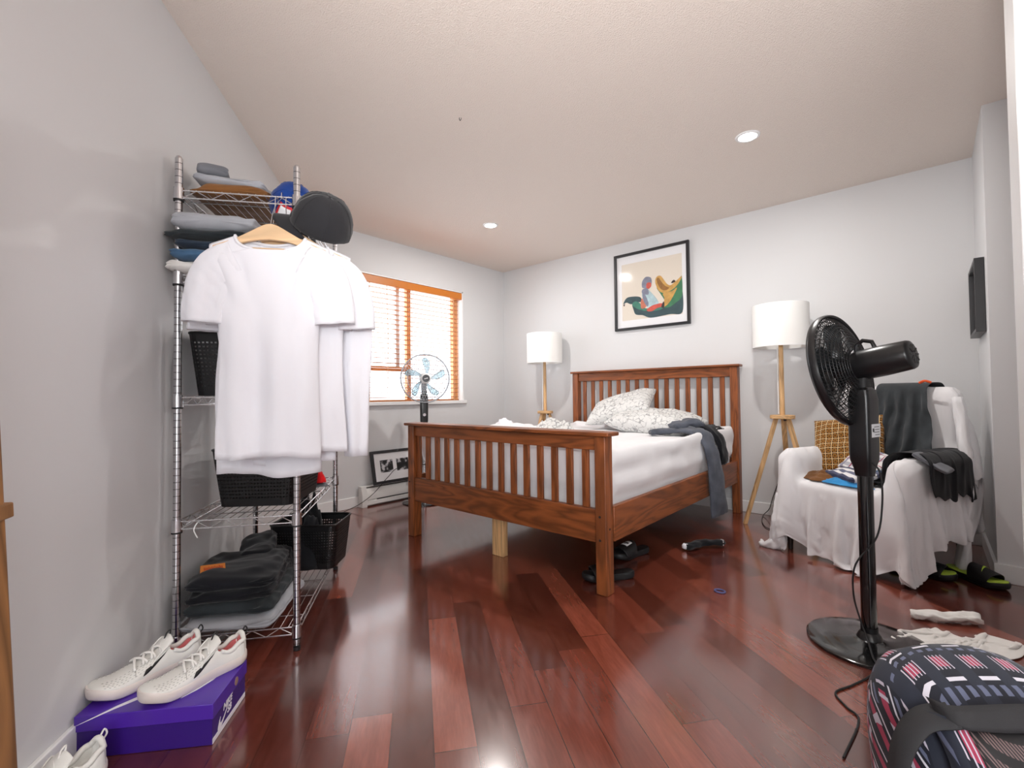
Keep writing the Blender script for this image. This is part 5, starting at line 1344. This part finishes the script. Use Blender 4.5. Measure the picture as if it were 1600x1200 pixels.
# ------------------------------------------------------------------ white clothing on the floor at the right
def floor_cloth(label, m, w, d, loc, rz, seed, lift=.10, steps=150, n=46, k=.62):
    rg = np.random.RandomState(seed); G = np.zeros((n, n, 3)); R = np.zeros((n, n, 3))
    for i in range(n):
        for j in range(n):
            u = i / (n - 1) - .5; v = j / (n - 1) - .5; R[i, j] = (u * w, v * d, 0)
            G[i, j] = (u * w * k + .05 * math.sin(v * 9 + seed), v * d * k + .05 * math.sin(u * 8 + seed * 2), lift + .05 * math.sin(u * 17 + seed) * math.cos(v * 13) + .03 * fbm(u * 6, v * 6, seed))
    Q = relax_cloth(G + rg.randn(n, n, 3) * .003, lambda X: X[:, 2], steps=steps, iters=6, fric=.8, thick=.006, rest=R, bend=.3)
    o = npgrid(MB(), Q).build('white_garment', m, None, angle=180, solid=.004, sub=1)
    o.location = loc; o.rotation_euler = (0, 0, rz); return tag(o, label, 'clothing')
floor_cloth('crumpled white garment lying on the floor behind the plaid backpack', F_off, .62, 1.0, (3.90, -1.85, 0), math.radians(15), 3, .16, k=.46, steps=110, n=60)
t = thing('white_garment', 'twisted white sleeve or sock lying on the floor farther from the backpack', 'clothing', (3.83, -1.48, 0))
garment_tube(MB(), bez([(-.11, -.03, .02), (-.06, .0, .022), (.0, .02, .022), (.05, .05, .028), (.10, .08, .022)], 6), [.03, .04, .045] + [.05] * 8 + [.045] * 8 + [.06, .065, .065, .06, .05, .04], [.028] * 25, (.4, -.9, 0), seed=9, wob=.012).build('cloth_roll', F_off, t, angle=180)
# ------------------------------------------------------------------ shoe box with sneakers
M_purple = mat('purple_card', S(74, 32, 160), 0.38, coat=0.2); M_purd = mat('dark_purple_card', S(50, 16, 118), 0.4)
M_prt = mat('printed_white', S(236, 232, 240), 0.5)
BA = Vector((2.049, -3.972, 0)); BB_ = Vector((2.275, -3.707, 0)); bx = (BB_ - BA).normalized(); by = Vector((-bx.y, bx.x, 0))
bw, bd, bh = .348, .226, .116
brz = math.atan2(bx.y, bx.x)
box = thing('shoe_box', 'purple shoe box on the floor by the left wall, carrying two sneakers', 'box', BA, brz)
MB().box(.004, bw - .004, .004, bd - .004, .001, bh - .003).build('box_body', M_purd, box, bevel=.001)
MB().box(0, bw, 0, bd, bh - .042, bh).build('lid', M_purple, box, bevel=.0015)
MB().box(bw - .0042, bw - .0032, .006, bd - .006, .0015, .016).build('white_stripe', M_prt, box, smooth=False)
MB().lathe([(0, 0), (.012, 0), (.012, .0008), (0, .0008)], 24, (bw - .0002, bd * .5 + .035, bh - .024), (1, 0, 0)).build('lid_hole', mat('card_inside', S(150, 120, 110), .8), box)
def text_mesh(s, size, m, parent, M4, name='lettering', ext=.0004):
    cu = bpy.data.curves.new(name, 'FONT'); cu.body = s; cu.size = size; cu.extrude = ext; cu.align_x = 'CENTER'; cu.align_y = 'CENTER'; cu.shear = .25; cu.offset = size * .02
    o = bpy.data.objects.new(name, cu); COL.objects.link(o)
    me = bpy.data.meshes.new_from_object(o.evaluated_get(bpy.context.evaluated_depsgraph_get())); bpy.data.objects.remove(o); bpy.data.curves.remove(cu)
    me.materials.clear(); me.materials.append(m); q = bpy.data.objects.new(name, me); COL.objects.link(q); q.parent = parent; q.matrix_local = M4; return q
# end face: x local +, letters read along +y, up z
EF = Matrix(((0, 0, 1, bw - .0035), (1, 0, 0, 0), (0, 1, 0, 0), (0, 0, 0, 1)))
def end_at(y, z, a=0): return Matrix.Translation((0, y, z)) @ EF @ Matrix.Rotation(a, 4, 'Z')
text_mesh('NIKE', .026, M_prt, box, end_at(.098, .060)); text_mesh('SB', .026, M_prt, box, end_at(.108, .037))
sw_ = MB().prism([((a - .5) * .075, (b - .25) * .075) for a, b in swoosh_pts()], (0, 0, 0), (1, 0, 0), (0, 1, 0), (0, 0, .0006)).build('tick_mark', M_prt, box, smooth=False); sw_.matrix_local = end_at(.070, .035)
sw2 = MB().prism([((a - .5) * .30, (b - .25) * .30) for a, b in swoosh_pts()], (0, 0, 0), (1, 0, 0), (0, 1, 0), (0, 0, .0006)).build('tick_mark', M_prt, box, smooth=False); sw2.matrix_local = Matrix.Translation((.17, .085, bh)) @ Matrix.Rotation(PI + .1, 4, 'Z')

M_upper = mat('white_leather', S(226, 225, 220), 0.5, bump=(260, .25, .0008)); M_foam = mat('shoe_sole', S(222, 212, 206), 0.45, coat=.15)
M_pink = mat('pink_lining', S(214, 120, 122), 0.85); M_lace = fabric('lace', S(236, 234, 230))
def sneaker(label, loc, rz, logo=True, group='white sneakers by the shoe box', lining=M_pink):
    t = thing('sneaker', label, 'shoe', loc, rz, group); L = .292
    lift = lambda x: .016 * sstep(.74, 1.0, x / L) ** 1.2 + .004 * sstep(.2, 0, x / L)
    O = outline(L, n=34)
    ring = lambda k, z, e=0: [((x - L / 2) * (1 + e) + L / 2, y * k, z + lift(x)) for x, y in O]
    MB().loft([ring(.92, .0, -.02), ring(1.0, .005, 0), ring(1.05, .016, .008), ring(1.04, .026, .008), ring(.98, .031, 0)]).build('sole', M_foam, t, angle=60)
    def top(u):   # silhouette height of the upper
        if u < .10: return lerp(.084, .086, u / .10)
        if u < .22: return lerp(.086, .068, sstep(.10, .20, u))
        if u < .36: return lerp(.068, .094, sstep(.22, .36, u))
        return lerp(.094, .038, ((u - .36) / .64) ** .62) if u < 1 else .038
    def P(u, a, off=0.0):
        x = u * L; w = sole_outline(min(.992, max(.008, u)), L) * 1.0 + off; hz = top(u) + off
        wid = w * (1 - .0 * u); s_, c_ = math.sin(a), math.cos(a)
        lean = lerp(.80, .95, sstep(.3, .8, u))                      # the ankle narrows upwards
        y = wid * c_ * lerp(1.0, lean, max(0, s_)) if u < .8 else wid * c_
        z = .026 + lift(x) + (hz - .026) * max(0, s_) ** lerp(.62, .8, sstep(.4, .9, u))
        if u > .86: z = .026 + lift(x) + (hz - .026) * max(0, s_) ** .8 * (1 - ((u - .86) / .14) ** 2.4 * .92)
        return Vector((x + (.004 if u < .05 else 0), y, z))
    nu, na = 72, 64; G = []; op = []
    for i in range(nu + 1):
        u = .5 - .5 * math.cos(PI * (i / nu)) ; r = []; oo = []
        for j in range(na + 1):
            a = PI * j / na; p = P(u, a); hole = (.055 < u < .335) and abs(math.cos(a)) < .80 * min(1, ((u - .055) / .014) ** .5, ((.335 - u) / .015) ** .5)
            if hole:
                dep = min(1, (.80 - abs(math.cos(a))) / .12) ; p = Vector((p.x, p.y * (1 - .05 * dep), lerp(p.z, .040, dep)))
            r.append(p); oo.append(hole)
        G.append(r); op.append(oo)
    up_, li = MB(), MB(); vs = [p for r in G for p in r]; fu, fl_ = [], []
    for i in range(nu):
        for j in range(na):
            f = (i * (na + 1) + j, (i + 1) * (na + 1) + j, (i + 1) * (na + 1) + j + 1, i * (na + 1) + j + 1)
            h = sum((op[i][j], op[i + 1][j], op[i + 1][j + 1], op[i][j + 1])); (fl_ if h >= 2 else fu).append(f)
    for mbx, ff_, nm, mm in ((up_, fu, 'upper', M_upper), (li, fl_, 'lining', lining)):
        mbx.add(vs, ff_); o = mbx.build(nm, mm, t, angle=180)
        bm = bmesh.new(); bm.from_mesh(o.data); bmesh.ops.delete(bm, geom=[v for v in bm.verts if not v.link_faces], context='VERTS'); bm.to_mesh(o.data); bm.free()
    # padded collar
    cr = [P(u, math.acos(.80), .001) for u in [.06 + .02 * i for i in range(13)]]; cl = [P(u, PI - math.acos(.80), .001) for u in [.06 + .02 * i for i in range(13)]]
    back = [P(.035, PI * q, .002) for q in (.36, .43, .5, .57, .64)]
    MB().tube(list(reversed(cr)) + back + cl, [.006] * 4 + [.0075] * (len(cr) * 2 + 5 - 8) + [.006] * 4, 8).build('collar', M_upper, t, angle=180)
    # tongue
    Gt = []
    for i in range(9):
        s = i / 8; r = []
        for j in range(9):
            v = -1 + 2 * j / 8; r.append((lerp(.122, .088, s), v * lerp(.030, .031, s) * (1 - .12 * s ** 4), lerp(.088, .112, s) - .010 * v * v - .006 * s ** 3 * v * v))
        Gt.append(r)
    MB().grid(Gt).build('tongue', M_upper, t, angle=180, solid=.007, sub=1)
    # laces
    lc = MB()
    for k in range(7):
        u = lerp(.385, .62, k / 6); q = .010 if k % 2 else -.010
        lc.tube([P(u + (q / L) * math.sin(PI * (j / 10 - .5)), lerp(PI * .26, PI * .74, j / 10), .0055 + .004 * math.sin(PI * j / 10)) for j in range(11)], .0034, 6)
    lc.build('laces', M_lace, t, angle=180)
    MB().tube(bez([P(.36, PI * .42, .006), P(.32, PI * .30, .016), P(.40, PI * .24, .014), P(.47, PI * .2, .006), P(.52, PI * .14, .004)], 5), .0022, 6).build('lace_end', M_lace, t, angle=180)
    MB().tube(bez([P(.36, PI * .55, .006), P(.34, PI * .72, .020), P(.42, PI * .74, .014), P(.46, PI * .66, .006)], 5), .0022, 6).build('lace_end', M_lace, t, angle=180)
    MB().tube(bez([(.004, 0, .078), (-.006, 0, .090), (.0, 0, .104), (.009, 0, .094)], 5), .0022, 6).build('heel_loop', M_blackm if logo else M_lace, t)
    MB().tube(bez([(.104, 0, .104), (.098, 0, .118), (.088, 0, .124), (.090, 0, .108)], 5), .0022, 6).build('tongue_loop', M_blackm if logo else M_lace, t)
    # seam lines and rows of punched holes
    sm = MB(); sm.tube([P(lerp(.62, .66, abs(j / 12 - .5) * 2), PI * (.12 + .76 * j / 12), .0008) for j in range(13)], .0006, 4)
    sm.tube([P(lerp(.16, .40, j / 10), PI * (.16 + .10 * math.sin(PI * j / 10)), .0008) for j in range(11)], .0007, 4); sm.build('stitching', M_mgs, t)
    hd_ = (MB(), MB())
    for row in range(5):
        for k in range(13):
            u = .47 + .035 * k + .012 * (row % 2)
            if u > .90: continue
            for s_ in (0, 1):
                a = PI * (.13 + .055 * row); a = PI - a if s_ else a; c = P(u, a, .0006); c2 = P(u + .014, a, .0006); hd_[s_].tube([c, c2], .0007, 3)
    for q_ in hd_: q_.build('perforations', M_mgs, t, smooth=False)
    if logo:
        for s_ in (0, 1):
            Gs = []
            for i in range(15):
                x = i / 14; lo = lerp(-.02, .60, max(0, (x - .10) / .90) ** 1.3); hi = lo + .40 * (1 - x) ** .8 * sstep(0, .14, x)
                row = []
                for w_ in (0, .5, 1):
                    b = lerp(lo, hi, w_); u = lerp(.60, .36, x); a = PI * (.05 + .26 * b); a = PI - a if s_ else a; row.append(P(u, a, .0012))
                Gs.append(row)
            MB().grid(Gs).build('tick_mark', M_sole, t, angle=180, solid=.0006)
    return t
M_mgs = mat('grey_stitch', S(168, 166, 162), .7)
dA = Vector((0.05, -.285, 0)); rA = math.atan2(dA.y, dA.x)
sneaker('white sneaker with black tick mark on the purple box, the nearer of the pair', (2.092, -3.562, bh + .0008), rA)
sneaker('white sneaker with black tick mark on the purple box, the one nearest the wall', (1.968, -3.655, bh + .0008), rA - .02)
sneaker('plain white sneaker on the floor in front of the purple shoe box', (2.150, -3.922, .001), math.radians(-62), logo=False, lining=M_upper)

# ------------------------------------------------------------------ backpack in the lower right corner
BPR = math.radians(-38)
bp_ = thing('backpack', 'dark plaid backpack with black straps and a mesh pocket in the bottom right corner', 'backpack', (3.865, -2.83, 0), math.radians(41))
def itp(z, T):
    for (z0, a), (z1, b) in zip(T, T[1:]):
        if z <= z1: return lerp(a, b, sstep(0, 1, (z - z0) / (z1 - z0)) * .4 + .6 * (z - z0) / (z1 - z0))
    return T[-1][1]
YF = [(0, -.150), (.02, -.160), (.20, -.135), (.30, -.095), (.36, -.050), (.385, -.018), (.405, .035), (.416, .085)]
YB = [(0, .10), (.05, .125), (.30, .140), (.39, .130), (.416, .105)]
XW = [(0, .165), (.02, .180), (.25, .185), (.33, .176), (.37, .160), (.395, .130), (.41, .085), (.416, .03)]
def bag_ring(z):
    w = itp(z, XW); yf, yb = itp(z, YF), itp(z, YB); c, d = (yf + yb) / 2, (yb - yf) / 2
    return [(math.copysign(abs(math.cos(a)) ** .6, math.cos(a)) * w, math.copysign(abs(math.sin(a)) ** .65, math.sin(a)) * d + c, z) for a in [2 * PI * j / 56 for j in range(56)]]
MB().loft([bag_ring(z) for z in (.001, .01, .03, .07, .12, .17, .21, .25, .28, .31, .33, .35, .365, .378, .388, .397, .405, .411, .415)]).build('bag_body', F_bag, bp_, angle=180)
def fy(u, z, off):      # front surface with a sideways rounding
    return itp(z, YF) + .030 * abs(u) ** 3 - off
def panel(name, x1, z0, z1, off, m, par, nz=14, solid=.002, arch=0.0):
    G = []
    for i in range(21):
        u = -1 + 2 * i / 20; r = []
        for j in range(nz):
            z = lerp(z0, z1 - arch * u * u, j / (nz - 1)); ed_ = min(1, (1 - abs(u)) * 8) ** .5
            r.append((u * x1, fy(u * x1 / .185, z, off * (.15 + .85 * ed_)), z + .3 * off))
        G.append(r)
    return MB().grid(G).build(name, m, par, angle=180, solid=solid)
pk = panel('front_pocket', .150, .02, .372, .022, F_bag, bp_, 18, .004, .012)
M_mesh = mat('black_mesh', S(70, 62, 64), .7); g = NG(M_mesh)
tc = [n for n in g.nt.nodes if n.type == 'TEX_COORD'][0]; v_ = g.n('ShaderNodeSeparateXYZ'); g.link(tc.outputs['Object'], v_.inputs[0])
g.link(g.mix(g.m('MULTIPLY', band(g, g.m('ADD', v_.outputs[0], g.m('MULTIPLY', v_.outputs[2], .5)), .0056, .0, .55), band(g, g.m('SUBTRACT', v_.outputs[2], v_.outputs[1]), .0062, .0, .55)), S(26, 24, 26), S(112, 92, 92)), g.b.inputs['Base Color'])
panel('mesh_pocket', .118, .03, .352, .030, M_mesh, pk, 16, .002, .004)
M_web = mat('black_webbing', S(34, 34, 37), .7, bump=(700, .5, .001))
panel('pocket_band', .140, .350, .380, .034, M_web, bp_, 5, .003, .006)
def ribbon(name, pts, w, side, m, par, th=.003):
    Pt = bez(pts, 6); G = []
    for i, p in enumerate(Pt):
        t_ = (Pt[min(i + 1, len(Pt) - 1)] - Pt[max(0, i - 1)]).normalized(); sd = Vector(side(i / (len(Pt) - 1)) if callable(side) else side); sd = (sd - t_ * sd.dot(t_)).normalized()
        G.append([p - sd * w / 2, p, p + sd * w / 2])
    return MB().grid(G).build(name, m, par, angle=180, solid=th)
ribbon('shoulder_strap', [(-.120, -.060, .372), (-.168, -.045, .352), (-.215, -.055, .30), (-.250, -.085, .22), (-.265, -.12, .11), (-.25, -.15, .02)], .048, lambda t: (.3, .9, .5 - .3 * t), M_web, bp_)
pp_ = []
for i in range(41):
    a = PI * i / 40; z = .05 + .310 * math.sin(a) ** .8; x = -math.cos(a) * .176 if True else 0
    w = itp(z, XW) * .93; x = max(-w, min(w, x)); pp_.append((x, fy(x / .185, z, .008), z))
MB().tube(pp_, .005, 6).build('piping', M_web, bp_, angle=180)

# ------------------------------------------------------------------ wooden post at the left edge of the view
M_bam = wood('weathered_wood', S(158, 112, 68), 'z', .4, .6, 6)
wp = thing('wooden_post', 'weathered brown wooden post leaning on the left wall at the photo edge', 'post', SN(2.862, .047, 0), LANG)
wp.rotation_euler = (0, math.radians(4.3), LANG)
MB().box(-.05, .05, -.03, .02, .002, 1.62).build('post_shaft', M_bam, wp, bevel=.008)
MB().box(-.058, .058, -.036, .028, .72, .752).build('post_band', M_bam, wp, bevel=.003)
